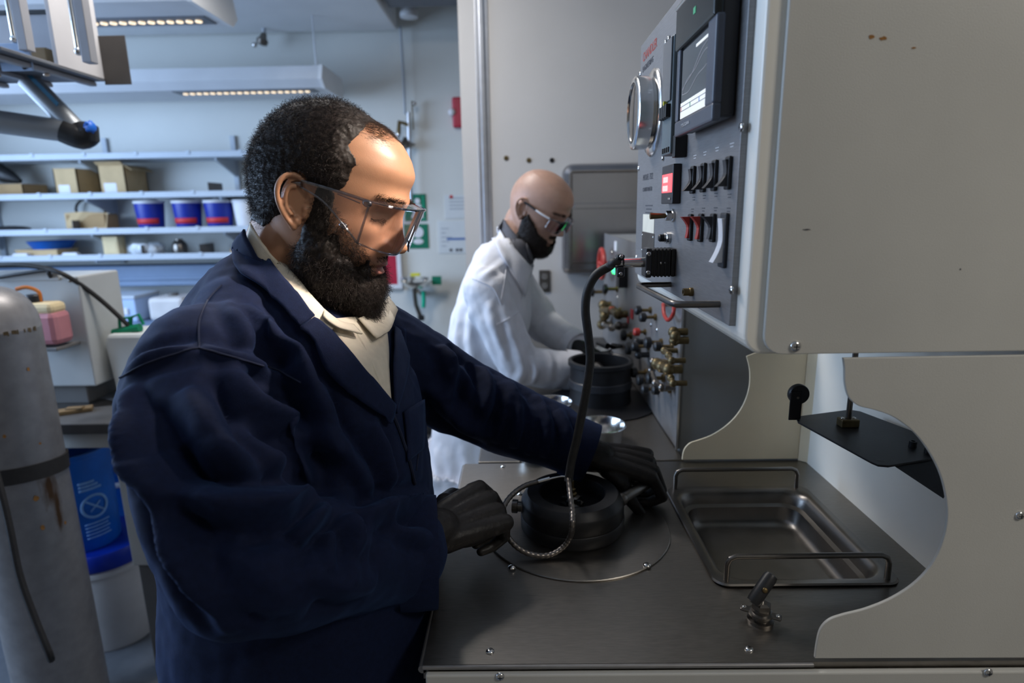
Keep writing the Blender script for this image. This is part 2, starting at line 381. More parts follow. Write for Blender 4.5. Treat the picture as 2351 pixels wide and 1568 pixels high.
# small rust and scuff marks on the cabinet side
for i, (px, py, w, h) in enumerate(((2001, 84, 6, 4), (2028, 88, 8, 4), (2098, 110, 5, 2), (1853, 527, 9, 1.5), (2205, 618, 2, 2))):
    p = at(px, py, Y=Y0-.0022); s = .66/F; b = MB(); n = 12; rr = random.Random(i)
    b.prism([p+Vector((w*s*math.cos(t)*rr.uniform(.6, 1.2), 0, h*s*math.sin(t)*rr.uniform(.6, 1.2))) for t in [2*math.pi*k/n for k in range(n)]], (0, -.0002, 0))
    obj('rust_spot' if i < 3 else 'scuff_mark', b, 'rust_orange' if i < 3 else 'ink_grey', cs)
cp_z0, cp_z1, cp_y0, cp_y1 = 1.4145, 1.842, .672, 1.236
plate = obj('control_plate', MB().box((PXX, cp_y0, cp_z0), (PXX+.008, cp_y1, cp_z1), .001), 'steel_panel', M1, label='brushed steel control plate')
on = lambda px, py, dx=0.: at(px, py, X=PXX-dx)
for px, py in ((1704, 292), (1681, 666), (1471, 170), (1467, 387), (1462, 591)): screw(plate, on(px, py), (-1, 0, 0), .0052)
NX = Vector((-1, 0, 0)); RY = Vector((0, -1, 0)); UZ = Vector((0, 0, 1))   # panel normal, reading direction, up
# recorder with screen
ry0, ry1, rz0, rz1, rxf = .689, .850, 1.637, 1.790, .2095
rec = obj('recorder', MB().box((rxf+.006, ry0+.003, rz0+.004), (PXX-.001, ry1-.003, rz1-.002), .003), 'charcoal_plastic', M1, label='charcoal chart recorder with a colour screen')
# front frame: four bars with a sloping near bar
zs0, zs1, ys0, ys1 = rz0+.019, rz0+.100, ry0+.030, ry1-.014
fr = MB()
fr.box((rxf, ry0, rz0), (rxf+.010, ry1, zs0), .0025).box((rxf, ry0, zs0-.001), (rxf+.010, ys0, rz1-.045), .0025).box((rxf, ys1, zs0-.001), (rxf+.010, ry1, rz1-.045), .0025)
obj('screen_bezel', fr, 'bezel_blue', rec)
obj('screen_rim', MB().box((rxf+.004, ys0-.001, zs0-.001), (rxf+.008, ys1+.001, rz1-.044)), 'black_plastic', rec)
obj('flip_door', MB().box((rxf-.003, ry0+.001, rz1-.048), (rxf+.008, ry1+.001, rz1+.002), .003), 'door_black', rec)
obj('door_bar', MB().tube([(rxf-.002, ry0+.004, rz1+.003), (rxf-.002, ry1, rz1+.003)], .0028, 10), 'steel_bright', rec)
sc = obj('screen', MB().box((rxf+.0025, ys0+.002, zs0+.001), (rxf+.0045, ys1-.006, zs1+.002)), 'screen_glass', rec)
zb = zs0+.020
obj('status_bar', MB().box((rxf+.0018, ys0+.003, zs0+.001), (rxf+.0026, ys1-.007, zb)), 'screen_white', sc)
sb = MB(); sb.box((rxf+.0014, ys0+.003, zb-.005), (rxf+.0018, ys1-.007, zb-.0044)).box((rxf+.0014, ys0+.003, zb-.0105), (rxf+.0018, ys1-.007, zb-.0099)); obj('status_lines', sb, 'bezel_blue', sc)
for k, (u, mm) in enumerate(((.22, 'screen_blue'), (.58, 'screen_green'), (.97, 'screen_red'))):
    y = ys0+.003+(ys1-ys0-.012)*u; obj('pen_marker', MB().box((rxf+.0013, y, zb-.0104), (rxf+.0018, y+.0014, zb-.0046)), mm, sc)
tr_ = MB()
for k, (z0_, z1_) in enumerate(((.030, .062), (.034, .072), (.028, .048))):
    pts = [Vector((rxf+.0022, ys1-.012-(ys1-ys0-.018)*t, zs0+z0_+(z1_-z0_)*(t**(.6+.4*k))+.002*math.sin(9*t+k))) for t in np.linspace(0, 1, 24)]
    tr_.tube(pts, .0005, 5)
obj('chart_trace', tr_, 'trace_grey', sc)
obj('highlight_line', MB().box((rxf+.0018, ys0+.004, zs1-.0075), (rxf+.0024, ys0+.05, zs1-.0045)), 'screen_white', sc)
text('maker_print', 'YOKOGAWA', (rxf-.0003, ys1-.022, rz0+.008), RY, UZ, .0062, 'ink_white', rec)
obj('door_mark', MB().box((rxf-.0036, ry0+.070, rz1-.026), (rxf-.0029, ry0+.079, rz1-.019)), 'screen_green', rec)
# terminal strip beside it
ty0, ty1 = .897, .950
t0 = obj('terminal_strip', MB().box((PXX-.020, ty0, 1.6200), (PXX, ty1, 1.7770), .002), 'relay_grey', M1, label='grey relay strip with plug terminals')
obj('strip_cover', MB().box((PXX-.0225, ty0+.002, 1.6920), (PXX-.020, ty1-.002, 1.7750), .001), 'smoke_cover', t0)
for k in range(4):
    obj('terminal_block', MB().box((PXX-.027, ty0+.004+k*.0115, 1.6700), (PXX-.019, ty0+.0125+k*.0115, 1.6880), .001), 'black_plastic', t0)
    obj('terminal_slot', MB().box((PXX-.0215, ty0+.004+k*.0115, 1.6230), (PXX-.0195, ty0+.0095+k*.0115, 1.6300)), 'black_plastic', t0)
obj('yellow_marker', MB().box((PXX-.0255, ty0+.024, 1.6885), (PXX-.020, ty0+.029, 1.6940)), 'yellow_paint', t0)
obj('strip_foot', MB().box((PXX-.017, ty0-.016, 1.6140), (PXX, ty0-.001, 1.6440), .001), 'black_plastic', t0)
for px, py in ((1529, 97), (1536, 88), (1522, 363)): screw(t0, on(px, py, .001), (-1, 0, 0), .0045, cross=False)
# pressure gauge
gc = Vector((PXX, 1.108, 1.704)); gr = .060
gg = obj('pressure_gauge', MB().lathe([(.072, 0), (.072, .003), (.068, .006), (.055, .0075), (.055, .009), (gr-.004, .012), (gr, .0125), (gr, .034), (gr-.004, .037), (gr-.010, .037), (gr-.012, .033)], gc, NX, 56, caps=False), 'steel_bright', M1, label='round steel pressure gauge')
obj('dial', MB().lathe([(.049, .029), (0, .0292)], gc, NX, 40), 'dial_white', gg)
dm = MB()
for k in range(28):
    a = math.radians(-225+k*10); u = RY*math.cos(a)+UZ*math.sin(a); L = .010 if k % 4 == 0 else .006; w = NX.cross(u)
    p = gc+NX*.0294; dm.prism([p+u*.044+w*.0006, p+u*.044-w*.0006, p+u*(.044-L)-w*.0006, p+u*(.044-L)+w*.0006], NX*.0002)
obj('dial_marks', dm, 'ink_grey', gg)
u = RY*math.cos(math.radians(215))+UZ*math.sin(math.radians(215)); w = NX.cross(u); p = gc+NX*.0305
obj('needle', MB().prism([p-u*.012+w*.002, p-u*.012-w*.002, p+u*.040], NX*.0006).lathe([(.004, 0), (.004, .002), (0, .0025)], p, NX, 14), 'black_plastic', gg)
obj('gauge_glass', MB().lathe([(.0485, .0345), (.03, .0352), (0, .0355)], gc, NX, 40), 'clear_glass', gg)
# red figure display
d0, d1 = on(1533, 453), on(1563, 392)
ld = obj('digital_display', MB().box((PXX-.012, .905, 1.5505), (PXX, .975, 1.607), .0015), 'charcoal_plastic', M1, label='small red digital display')
obj('display_window', MB().box((PXX-.0127, .908, 1.567), (PXX-.0118, .969, 1.594)), 'red_led', ld)
for r_, s_ in enumerate(('18000', '00000')): text('digits', s_, (PXX-.0129, .963, 1.5815-r_*.0125), RY, UZ, .0125, 'red_digit', ld)
obj('display_key', MB().box((PXX-.0135, .914, 1.5565), (PXX-.0118, .926, 1.5595), .0005), 'steel_bright', ld)
# rocker switches
def rocker(px, py, w, h, body, key, up=True, lit=None):
    c = on(px, py); y, z = c.y, c.z
    o = obj('rocker_switch', MB().box((PXX-.0045, y-w/2, z-h/2), (PXX, y+w/2, z+h/2), .0018), body, M1)
    s = 1 if up else -1; n = 9; P = []
    for i in range(n):
        t = -1+2*i/(n-1); P.append(Vector((PXX-.0045-(.0035+.0075*max(0, t*s)**1.4-.002*(1-t*t)), 0, z+t*h*.40)))
    pts = [Vector((v.x, y-w*.36, v.z)) for v in P]; bk = [Vector((PXX-.003, y-w*.36, z+h*.40)), Vector((PXX-.003, y-w*.36, z-h*.40))]
    obj('rocker_key', MB().prism(pts+bk, (0, w*.72, 0)), key, o, bev=.0006)
    return o
for px, py in ((1594, 413), (1618, 408), (1644, 403), (1676, 397)): rocker(px, py, .0155, .036, 'black_plastic', 'charcoal_plastic', up=False)
rocker(1588, 522, .0145, .036, 'black_plastic', 'red_plastic'); rocker(1612, 523, .0145, .036, 'black_plastic', 'red_plastic')
rocker(1640, 523, .0145, .034, 'black_plastic', 'charcoal_plastic')
rocker(1665, 552, .021, .062, 'charcoal_plastic', 'white_plastic', up=False)
def print_bars(px, py, w, h, n, m, gap=.0034):
    # fine silk-screened lines, too small to read
    c = on(px, py); b = MB()
    for k in range(n):
        ww = w*(1-.25*(k % 2)); b.box((PXX-.0003, c.y-ww/2, c.z-k*gap-h/2), (PXX, c.y+ww/2, c.z-k*gap+h/2))
    return obj('panel_print', b, m, plate, kind='stuff')
for px, py in ((1596, 357), (1619, 349), (1647, 339), (1681, 329)): print_bars(px, py, .014, .0011, 2, 'ink_white')
for px, py in ((1593, 453), (1617, 449), (1644, 444), (1675, 446), (1590, 480), (1615, 478), (1643, 477), (1673, 478)): print_bars(px, py, .012, .0011, 2, 'ink_grey')
c = on(1478, 152); text('maker_print', 'CHANDLER', (PXX-.0001, 1.213, 1.808), RY, UZ, .0225, 'ink_red', plate)
text('maker_print', 'ENGINEERING', (PXX-.0001, 1.213, 1.790), RY, UZ, .0145, 'ink_grey', plate)
text('model_print', 'MODEL 7322', (PXX-.0001, 1.180, 1.594), RY, UZ, .0155, 'ink_grey', plate)
text('model_print', 'CONSISTOMETER', (PXX-.0001, 1.180, 1.574), RY, UZ, .0105, 'ink_grey', plate)
print_bars(1490, 472, .06, .0022, 4, 'ink_grey', .0062)
p0, p1 = on(1476, 531), on(1503, 493); obj('paper_label', MB().box((PXX-.0006, p1.y, p0.z), (PXX, p0.y, p1.z)), 'label_paper', M1, label='cream paper label')
p0, p1 = on(1474, 580), on(1503, 537); nb = obj('name_plate', MB().box((PXX-.0012, p1.y, p0.z), (PXX, p0.y, p1.z), .0005), 'steel_dark', M1)
for dy, dz in ((.006, .006), (.006, -.006)):
    for s in (0, 1): screw(nb, (PXX-.0012, (p0.y-dy) if s else (p1.y+dy), (p0.z+.006) if dz > 0 else (p1.z-.006)), NX, .002, cross=False)
c = on(1547, 495); tg = obj('toggle_switch', MB().lathe([(.010, 0), (.010, .003), (.0075, .004), (.0075, .012), (.006, .013)], c, NX, 6), 'steel_bright', M1)
obj('toggle_lever', MB().tube([c+NX*.012, c+NX*.024, c+NX*.036], [.0035, .0042, .005], 12), 'brass', tg)
c = on(1538, 546); pb = obj('push_button', MB().lathe([(.009, 0), (.009, .006), (.0075, .007), (.0075, .010)], c, NX, 8), 'steel_bright', M1)
obj('button_cap', MB().lathe([(.0058, .006), (.0058, .016), (.004, .018), (0, .0185)], c, NX, 20), 'black_plastic', pb)
c = on(1590, 670); ft = obj('hose_fitting', MB().lathe([(.006, 0), (.006, .004), (.0052, .005), (.0052, .013), (.003, .013), (.003, .008), (0, .008)], c, NX, 16), 'brass', M1)
# U-shaped pull handle under the panel
ha, hb = on(1540, 653), on(1652, 698); hx = .183
hp = [ha+Vector((.006, 0, 0)), ha, Vector((hx+.012, ha.y, ha.z)), Vector((hx+.003, ha.y-.004, ha.z)), Vector((hx, ha.y-.014, ha.z)), Vector((hx, hb.y+.014, hb.z)), Vector((hx+.003, hb.y+.004, hb.z)), Vector((hx+.012, hb.y, hb.z)), hb, hb+Vector((.006, 0, 0))]
obj('pull_handle', MB().tube(hp, .0042, 14), 'steel_tray', M1, label='bent steel rod pull handle')
# connector socket on the panel
c = on(1545, 601); obj('socket', MB().box((PXX-.007, c.y-.018, c.z-.021), (PXX, c.y+.018, c.z+.021), .002), 'black_plastic', M1); SOCK = c
# folding black bracket in the bay
BZ = 1.200
bp = [at(px, py, Z=BZ) for px, py in ((1832, 968), (1828, 956), (1950, 940), (1975, 944), (2150, 1010), (2165, 1040), (2140, 1052), (2040, 1069), (2016, 1067), (2000, 1060))]
bk = obj('bracket_plate', MB().prism(bp, (0, 0, -.003)), 'black_metal', M1, label='black metal shelf plate hung on a threaded rod', bev=.0006)
e0 = at(2050, 1068, Z=BZ-.003); e1 = at(2175, 1040, Z=BZ-.003)
obj('bracket_flange', MB().prism([e0, e1+Vector((.02, .0, 0)), e1+Vector((.02, 0, -.04)), e0+Vector((.06, -.02, -.04))], (.002, .003, 0)), 'black_metal', bk)
r0 = at(1946, 978, Z=BZ); obj('threaded_rod', MB().tube([(r0.x, r0.y, BZ), (r0.x, r0.y, CB+.01)], .0042, 12), 'steel_dark', bk)
nut = obj('clamp_block', MB().box((r0.x-.014, r0.y-.009, BZ), (r0.x+.014, r0.y+.009, BZ+.013), .0015), 'brass_dark', bk)
for s in (-1, 1): screw(nut, (r0.x+s*.009, r0.y, BZ+.013), (0, 0, 1), .003, cross=False)
for px, py in ((2095, 1026), (2131, 1040)):
    q = at(px, py, Z=BZ); obj('cap_nut', MB().lathe([(.0052, 0), (.0052, .009), (.003, .009), (.003, .004), (0, .004)], q, (0, 0, 1), 14), 'black_metal', bk)
q = at(2018, 1056, Z=BZ); obj('plate_hole', MB().lathe([(.004, .0002), (0, .0003)], q, (0, 0, 1), 14), 'black_plastic', bk)
t1 = at(1832, 960, Z=BZ); up1 = at(1811, 905, Y=t1.y).z
tb = obj('bracket_tab', MB().box((t1.x-.016, t1.y-.002, BZ-.003), (t1.x+.004, t1.y+.001, BZ+.046), .003), 'black_metal', bk)
obj('roller', MB().lathe([(.003, -.002), (.016, -.002), (.017, 0), (.017, .006), (.016, .008), (.003, .008)], (t1.x+.000, t1.y+.003, BZ+.040), (0, 1, 0), 26), 'black_plastic', bk)
screw(tb, (t1.x-.004, t1.y-.002, BZ+.036), (0, -1, 0), .0022, m='steel_dark', cross=False)
# lever valve on the worktop
lv = at(1745, 1425, Z=WZ)
va = obj('lever_valve', MB().lathe([(.017, 0), (.017, .004), (.012, .005), (.012, .010), (.016, .011), (.016, .014), (.012, .015), (.012, .020)], lv, (0, 0, 1), 28), 'steel_tray', M1, label='steel valve with a black slanted lever grip')
obj('valve_hex', MB().lathe([(.0125, .020), (.0125, .027), (.008, .029)], lv, (0, 0, 1), 6, smooth=False), 'steel_tray', va)
obj('valve_flange', MB().box((lv.x-.026, lv.y-.006, WZ+.0105), (lv.x+.026, lv.y+.006, WZ+.0145), .002, rot=Matrix.Rotation(math.radians(-28), 4, 'Z')), 'steel_tray', va)
for s in (-1, 1):
    d_ = Matrix.Rotation(math.radians(-28), 3, 'Z') @ Vector((s*.021, 0, 0)); screw(va, lv+d_+Vector((0, 0, .0145)), (0, 0, 1), .003, cross=False)
obj('valve_stem', MB().cyl(lv+Vector((0, 0, .025)), lv+Vector((0, 0, .052)), .0038), 'steel_bright', va)
g0, g1 = at(1727, 1385, Y=lv.y-.004), at(1773, 1318, Y=lv.y+.010)
gv = (g1-g0).normalized(); gp = obj('lever_grip', MB().lathe([(.006, 0), (.0085, .0015), (.0092, .006), (.0092, (g1-g0).length-.006), (.0078, (g1-g0).length-.0012), (.005, (g1-g0).length)], g0, gv, 22), 'black_plastic', va)
screw(gp, (g0+g1)/2+Vector((0, -.0088, .0035)), (0, -.9, .35), .0038, m='brass', cross=False)
# ------------------------------------------------------------------ tray in the bay
TR = thing('steel_tray', 'rectangular stainless drip tray with wire handles in the work bay', 'tray', ((TX0+TX1)/2, (TY0+TY1)/2, WZ-.065))
def rloop(x0, x1, y0, y1, r, z, n=7):
    P = []
    for cx_, cy_, a0 in ((x1-r, y1-r, 0), (x0+r, y1-r, 90), (x0+r, y0+r, 180), (x1-r, y0+r, 270)):
        for k in range(n):
            t = math.radians(a0+90*k/(n-1)); P.append(Vector((cx_+r*math.cos(t), cy_+r*math.sin(t), z)))
    return P
rows = []
for off, dz, r in ((-.006, .0005, .022), (-.0075, .003, .022), (-.006, .0052, .022), (.0, .0046, .030), (.006, .004, .036), (.010, .001, .036), (.014, -.006, .036), (.017, -.020, .036), (.021, -.0225, .034), (.024, -.024, .034), (.028, -.045, .034), (.034, -.053, .030), (.044, -.0565, .024)):
    rows.append(rloop(TX0+off, TX1-off, TY0+off, TY1-off, r, WZ+dz))
b = MB().grid(rows, True, True); n = len(rows[-1]); b.f.append([len(b.v)-n+k for k in range(n)]); b.sm.append(False)
obj('pan', b, 'steel_tray', TR, solid=.0008)
for y, s in ((TY0+.004, -1), (TY1+.0, 1)):
    zz = WZ+.044; xa, xb = TX0+.012, TX1-.012; q = .012
    hpts = [(xa, y, WZ+.002), (xa, y, zz-q), (xa+q*.3, y, zz-q*.3), (xa+q, y, zz), (xb-q, y, zz), (xb-q*.3, y, zz-q*.3), (xb, y, zz-q), (xb, y, WZ+.002)]
    obj('wire_handle', MB().tube(hpts, .0042, 12), 'steel_tray', TR)
# ------------------------------------------------------------------ black vessel plug with its spanner lugs
plug_z = WZ+.003; QC = Vector((at(1317, 1210, Z=WZ).x-.002, .972, plug_z))
VP = thing('vessel_plug', 'black steel pressure vessel plug with a deep ring top on the round plate', 'vessel plug', QC)
obj('plug_skirt', MB().lathe([(.070, 0), (.0895, 0), (.0905, .002), (.0905, .020), (.089, .022), (.070, .022)], QC, n=64), 'black_metal', VP)
obj('plug_ring', MB().lathe([(.05, .022), (.0885, .022), (.0895, .024), (.0895, .046), (.0875, .050), (.080, .060), (.0785, .0615), (.058, .0615), (.0565, .060), (.0565, .034), (.02, .034)], QC, n=72, caps=False), 'black_metal', VP)
obj('packing_nut', MB().lathe([(.020, .034), (.020, .041), (.0145, .043), (.0145, .052), (.009, .054)], QC, n=6, smooth=False), 'steel_dark', VP)
nb = MB()
for k in range(5):
    a = k*2*math.pi/5+.4; nb.lathe([(.004, .034), (.004, .050), (.0025, .051)], QC+Vector((.015*math.cos(a), .015*math.sin(a), 0)), n=10)
obj('stud_ring', nb, 'black_metal', VP)
obj('thermocouple_gland', MB().lathe([(.0085, .052), (.0085, .058), (.006, .060), (.006, .066), (.003, .068), (.003, .082)], QC, n=6, smooth=False), 'brass', VP)
bl = QC+Vector((-.085, -.006, .036))
ob_ = obj('plug_lug', MB().lathe([(.012, -.004), (.012, .003), (.009, .004), (.009, .010), (.012, .011), (.012, .020)], bl, (-1, .15, .02), 24), 'steel_tray', VP)
# ------------------------------------------------------------------ materials of the back room
mat('shelf_blue_white', (.47, .52, .58), .5, 0, .03, 8); mat('cardboard', (.36, .23, .11), .85, 0, .12, 12, bump=.1, bscale=80)
mat('cardboard_light', (.55, .39, .21), .85, 0, .1, 12); mat('bucket_blue', (.012, .03, .30), .4, 0, .1, 20); mat('label_red', (.55, .03, .035), .5, 0, .06, 20)
mat('label_white', (.72, .72, .74), .6, 0, .04, 20); mat('tray_blue', (.005, .10, .42), .4, 0, .1, 20); mat('cream_box', (.72, .57, .33), .7, 0, .06, 20)
mat('poly_bag', (.62, .66, .70), .25, 0, .08, 40, bump=.4, bscale=40); mat('pail_blue', (.005, .13, .52), .42, 0, .15, 14); mat('lid_blue', (.004, .03, .36), .35, 0, .1, 14)
mat('pail_white', (.60, .57, .55), .5, 0, .08, 9); mat('ink_pale_blue', (.22, .42, .72), .6, 0, .1, 40); mat('jug_white', (.66, .68, .66), .45, 0, .04, 12)
mat('green_cap', (.0, .22, .10), .4, 0, .1, 20); mat('pink_fluid', (.50, .20, .22), .45, 0, .1, 12); mat('orange_fit', (.55, .16, .02), .5); mat('enclosure_white', (.46, .47, .46), .5, 0, .05, 6)
mat('bench_top', (.085, .083, .082), .4, 0, .3, 9, bump=.1); mat('bench_white', (.50, .49, .46), .5, 0, .05, 9); mat('bench_grey', (.13, .125, .12), .5, 0, .1, 9)
mat('sign_green', (.0, .16, .085), .5, 0, .06, 20); mat('paper_white', (.64, .67, .68), .7, 0, .03, 10); mat('ink_blue', (.10, .18, .40), .6); mat('alarm_red', (.45, .02, .05), .4)
mat('hose_green', (.0, .42, .25), .4); mat('coat_white', (.82, .82, .86), .85, 0, .05, 30, bump=.25, bscale=500); mat('blue_panel', (.40, .52, .72), .5, 0, .05, 8); mat('raceway_blue', (.17, .24, .36), .5, 0, .05, 8)
mat('arm_grey', (.30, .32, .34), .4, .4, .06, 8); mat('arm_blue', (.02, .14, .25), .5); mat('knob_blue', (.01, .12, .55), .4)
mat('lamp_warm', (.8, .7, .55), .4, emit=(1, .78, .52), estr=1.1); mat('lamp_grey', (.16, .17, .19), .5, .3, .06, 20); mat('lamp_body', (.62, .63, .65), .5, 0, .04, 6)
mat('rack_grey', (.33, .33, .35), .5, .3, .06, 9); mat('rack_plate', (.50, .49, .50), .55, .1, .04, 9); mat('rack_brown', (.055, .05, .047), .6, .1, .15, 9); mat('rack_wood', (.20, .13, .06), .7, 0, .3, 9)
rust_mat('cylinder_silver', (.30, .285, .28), (.10, .05, .02), .45, .45, .655, 6., (2, 2, .40)); mat('strap_black', (.02, .018, .017), .7, 0, .2, 90, bump=.3); mat('stainless_dull', (.36, .36, .38), .22, 1, .06, 6, rvar=.05)
# ------------------------------------------------------------------ shelving along the back wall
SHX0, SHX1, SHY = -3.75, -1.42, 3.70
SH = thing('wall_shelving', 'four pale blue-white shelves with lipped front edges along the back wall', 'shelving', (-2.5, 3.99, 1.2))
SZ = [at(300, y, Y=SHY).z for y in (352, 443, 525, 585)]
for z in SZ:
    s = obj('shelf_board', MB().box((SHX0, SHY, z-.030), (SHX1, WALLY-.004, z-.012), .002), 'shelf_blue_white', SH)
    obj('front_lip', MB().box((SHX0, SHY-.010, z-.031), (SHX1, SHY+.004, z+.005), .003), 'shelf_blue_white', s)
    for x in np.arange(-3.5, SHX1, .31):
        obj('lip_clip', MB().box((x, SHY-.014, z-.012), (x+.022, SHY-.009, z+.010), .002), 'shelf_blue_white', s)
for x in (-3.4, -2.62, -1.80):
    obj('bracket_rail', MB().box((x-.015, WALLY-.022, 1.235), (x+.015, WALLY-.002, 2.02), .002), 'shelf_blue_white', SH)
    for z in SZ:
        obj('shelf_bracket', MB().prism([(x-.006, WALLY-.02, z-.032), (x-.006, SHY+.03, z-.032), (x-.006, SHY+.03, z-.045), (x-.006, WALLY-.02, z-(.13 if z > 1.35 else .06))], (.012, 0, 0)), 'shelf_blue_white', SH)
for x, z in ((-2.72, SZ[2]), (-1.86, SZ[1]), (-2.32, SZ[3]), (-1.96, SZ[3])):
    obj('bookend', MB().box((x-.002, SHY+.02, z-.012), (x+.002, SHY+.20, z+.055), .001).box((x-.07, SHY+.02, z-.0118), (x, SHY+.20, z-.0105)), 'bench_grey', SH)
def carton(px0, px1, py0, py1, zi, label, dep=.2, tape=True, m='cardboard', openflap=False, rz=.0):
    z = SZ[zi]-.0118; y = SHY+.05; x0 = at(px0, py1, Y=y).x; x1 = at(px1, py1, Y=y).x; h = at((px0+px1)/2, py0, Y=y).z-z
    t = thing('cardboard_box', label, 'box', ((x0+x1)/2, y+dep/2, z), 'cardboard boxes on the shelves')
    th = .006
    obj('box_body', MB().box((x0, y, z), (x1, y+th, z+h)).box((x0, y+dep-th, z), (x1, y+dep, z+h)).box((x0, y, z), (x0+th, y+dep, z+h)).box((x1-th, y, z), (x1, y+dep, z+h)).box((x0, y, z), (x1, y+dep, z+th)), m, t)
    if openflap:
        obj('box_flap', MB().prism([(x0, y, z+h), (x1, y, z+h), (x1, y-.03, z+h+.020), (x0, y-.03, z+h+.020)], (0, .004, .002)), m, t)
        obj('box_flap', MB().prism([(x1, y, z+h), (x1, y+dep, z+h), (x1+.045, y+dep, z+h-.03), (x1+.045, y, z+h-.03)], (0, 0, .004)), m, t)
    else: obj('box_lid', MB().box((x0-.001, y-.001, z+h), (x1+.001, y+dep, z+h+.004)), m, t)
    if tape: obj('shipping_label', MB().box((x0+(x1-x0)*.15, y-.001, z+h*.1), (x0+(x1-x0)*.62, y, z+h*.42)), 'label_white', t)
    return t
carton(129, 182, 388, 440, 1, 'light cardboard box with a bright printed front, left of two on the second shelf', .20, m='cardboard_light')
carton(232, 292, 380, 438, 1, 'open brown cardboard box with a white label, right of two on the second shelf', .22, m='cardboard_light', openflap=True)
carton(-20, 55, 424, 446, 1, 'flat cardboard tray at the far left of the second shelf', .2, tape=False, m='cardboard')
z = SZ[1]+.105; x = at(15, 405, Y=3.84).x
t = obj('tool_bag', MB().tube([(x-.22, 3.84, z), (x-.08, 3.83, z+.05), (x+.02, 3.82, z+.015), (x+.10, 3.82, z-.02)], [.045, .060, .045, .012], 14, spline=5), 'black_plastic', None, 'black soft tool bag lying on the flat cardboard tray', 'bag')
x = at(580, 350, Y=3.82).x; obj('stamp_block', MB().box((x-.05, 3.78, SZ[0]-.0118), (x+.04, 3.86, SZ[0]+.008), .006).box((x-.02, 3.80, SZ[0]+.006), (x+.02, 3.84, SZ[0]+.022), .006), 'rack_brown', None, 'small dark wooden block on the top shelf beside the head', 'block')
def bucket(px0, px1, py0, py1, zi, label, bodym, band=True, group='paint buckets on the third shelf', lid=True):
    z = SZ[zi]-.0118; y = 3.82; x0 = at(px0, py0, Y=y-.1).x; x1 = at(px1, py0, Y=y-.1).x; r = (x1-x0)/2*.98; h = at(px0, py0, Y=y).z-z; c = (( x0+x1)/2, y, z)
    t = thing('bucket', label, 'bucket', c, group)
    obj('bucket_body', MB().lathe([(r*.80, 0), (r*.82, .004), (r*.97, h-.012), (r*.97, h)], c, n=36), bodym, t)
    obj('bucket_rim', MB().lathe([(r*.96, h-.006), (r*1.02, h-.006), (r*1.03, h+.004), (r*1.0, h+.010), (r*.9, h+.010), (0, h+.008)], c, n=36), 'label_white', t)
    if lid: obj('lid_hump', MB().lathe([(r*.55, h+.008), (r*.45, h+.018), (0, h+.020)], (c[0]+.01, c[1], c[2]), n=28), 'label_white', t)
    if band:
        vs = []; k0, k1 = -150, -25; G = []
        for zz in (h*.22, h*.42):
            rr = r*(.82+.15*zz/h)+.0012
            G.append([(c[0]+rr*math.cos(math.radians(a)), c[1]+rr*math.sin(math.radians(a)), z+zz) for a in np.linspace(k0, k1, 16)])
        obj('label_band', MB().grid(G), 'label_red', t, solid=.001)
    return t
bucket(286, 352, 466, 523, 2, 'blue bucket with a red band, leftmost of three and standing apart', 'bucket_blue')
bucket(375, 441, 465, 522, 2, 'blue bucket with a red band, middle of three on the shelf', 'bucket_blue', lid=False)
bucket(449, 515, 464, 522, 2, 'blue bucket with a red band beside the white bucket', 'bucket_blue')
bucket(517, 580, 463, 526, 2, 'plain white bucket at the end of the bucket row', 'label_white', band=False, lid=False)
# paper bag with a loop of black cable
z = SZ[2]-.0118; x0, x1 = at(152, 520, Y=3.78).x, at(243, 520, Y=3.78).x
t = thing('paper_bag', 'brown paper bag on the third shelf, left of the blue buckets', 'bag', ((x0+x1)/2, 3.85, z))
obj('bag_front', MB().prism([(x0, 3.78, z), (x1, 3.78, z), (x1+.01, 3.80, z+.108), ((x0+x1)/2, 3.775, z+.118), (x0-.005, 3.79, z+.112)], (0, .004, 0)), 'cardboard_light', t)
obj('bag_body', MB().box((x0+.004, 3.784, z), (x1-.002, 3.92, z+.102), .006), 'cardboard', t)
c = at(183, 484, Y=3.86)
obj('cable_loop', MB().tube([(c.x+.105*math.cos(a)+.001*k, 3.94+.001*k, c.z+.075*math.sin(a)) for k, a in enumerate(np.linspace(-.4, 6.6, 30))], .008, 8), 'rubber_black', None, 'loop of thick black cable standing behind the paper bag', 'cable')
x = at(15, 512, Y=3.8).x; obj('dark_cloth', MB().ell((x, 3.82, SZ[2]+.008), (.12, .08, .020)).ell((x+.06, 3.80, SZ[2]+.0), (.06, .05, .012)), 'black_plastic', None, 'dark cloth lump at the left end of the third shelf', 'cloth')
# bottom shelf
z = SZ[3]-.0118
x0, x1 = at(38, 573, Y=3.76).x, at(133, 573, Y=3.76).x
obj('wooden_tray', MB().box((x0, 3.75, z), (x1, 3.93, z+.045), .004).box((x0-.006, 3.746, z+.040), (x1+.006, 3.934, z+.049), .003), 'cardboard_light', None, 'tan wooden tray on the bottom shelf under the blue tray', 'tray')
obj('blue_tray', MB().lathe([(.10, 0), (.125, .04), (.132, .046), (.128, .049), (.118, .044), (.094, .006), (0, .005)], ((x0+x1)/2+.03, 3.85, z+.0495), n=40), 'tray_blue', None, 'round blue plastic tray resting on the tan wooden tray', 'tray')
x0, x1 = at(241, 580, Y=3.77).x, at(276, 580, Y=3.77).x; h = at(250, 543, Y=3.77).z-z
obj('cream_carton', MB().box((x0, 3.76, z), (x1, 3.84, z+h), .004).box((x0+.01, 3.758, z+h*.2), (x1-.01, 3.7605, z+h*.75)), 'cream_box', None, 'small upright cream carton on the bottom shelf', 'box')
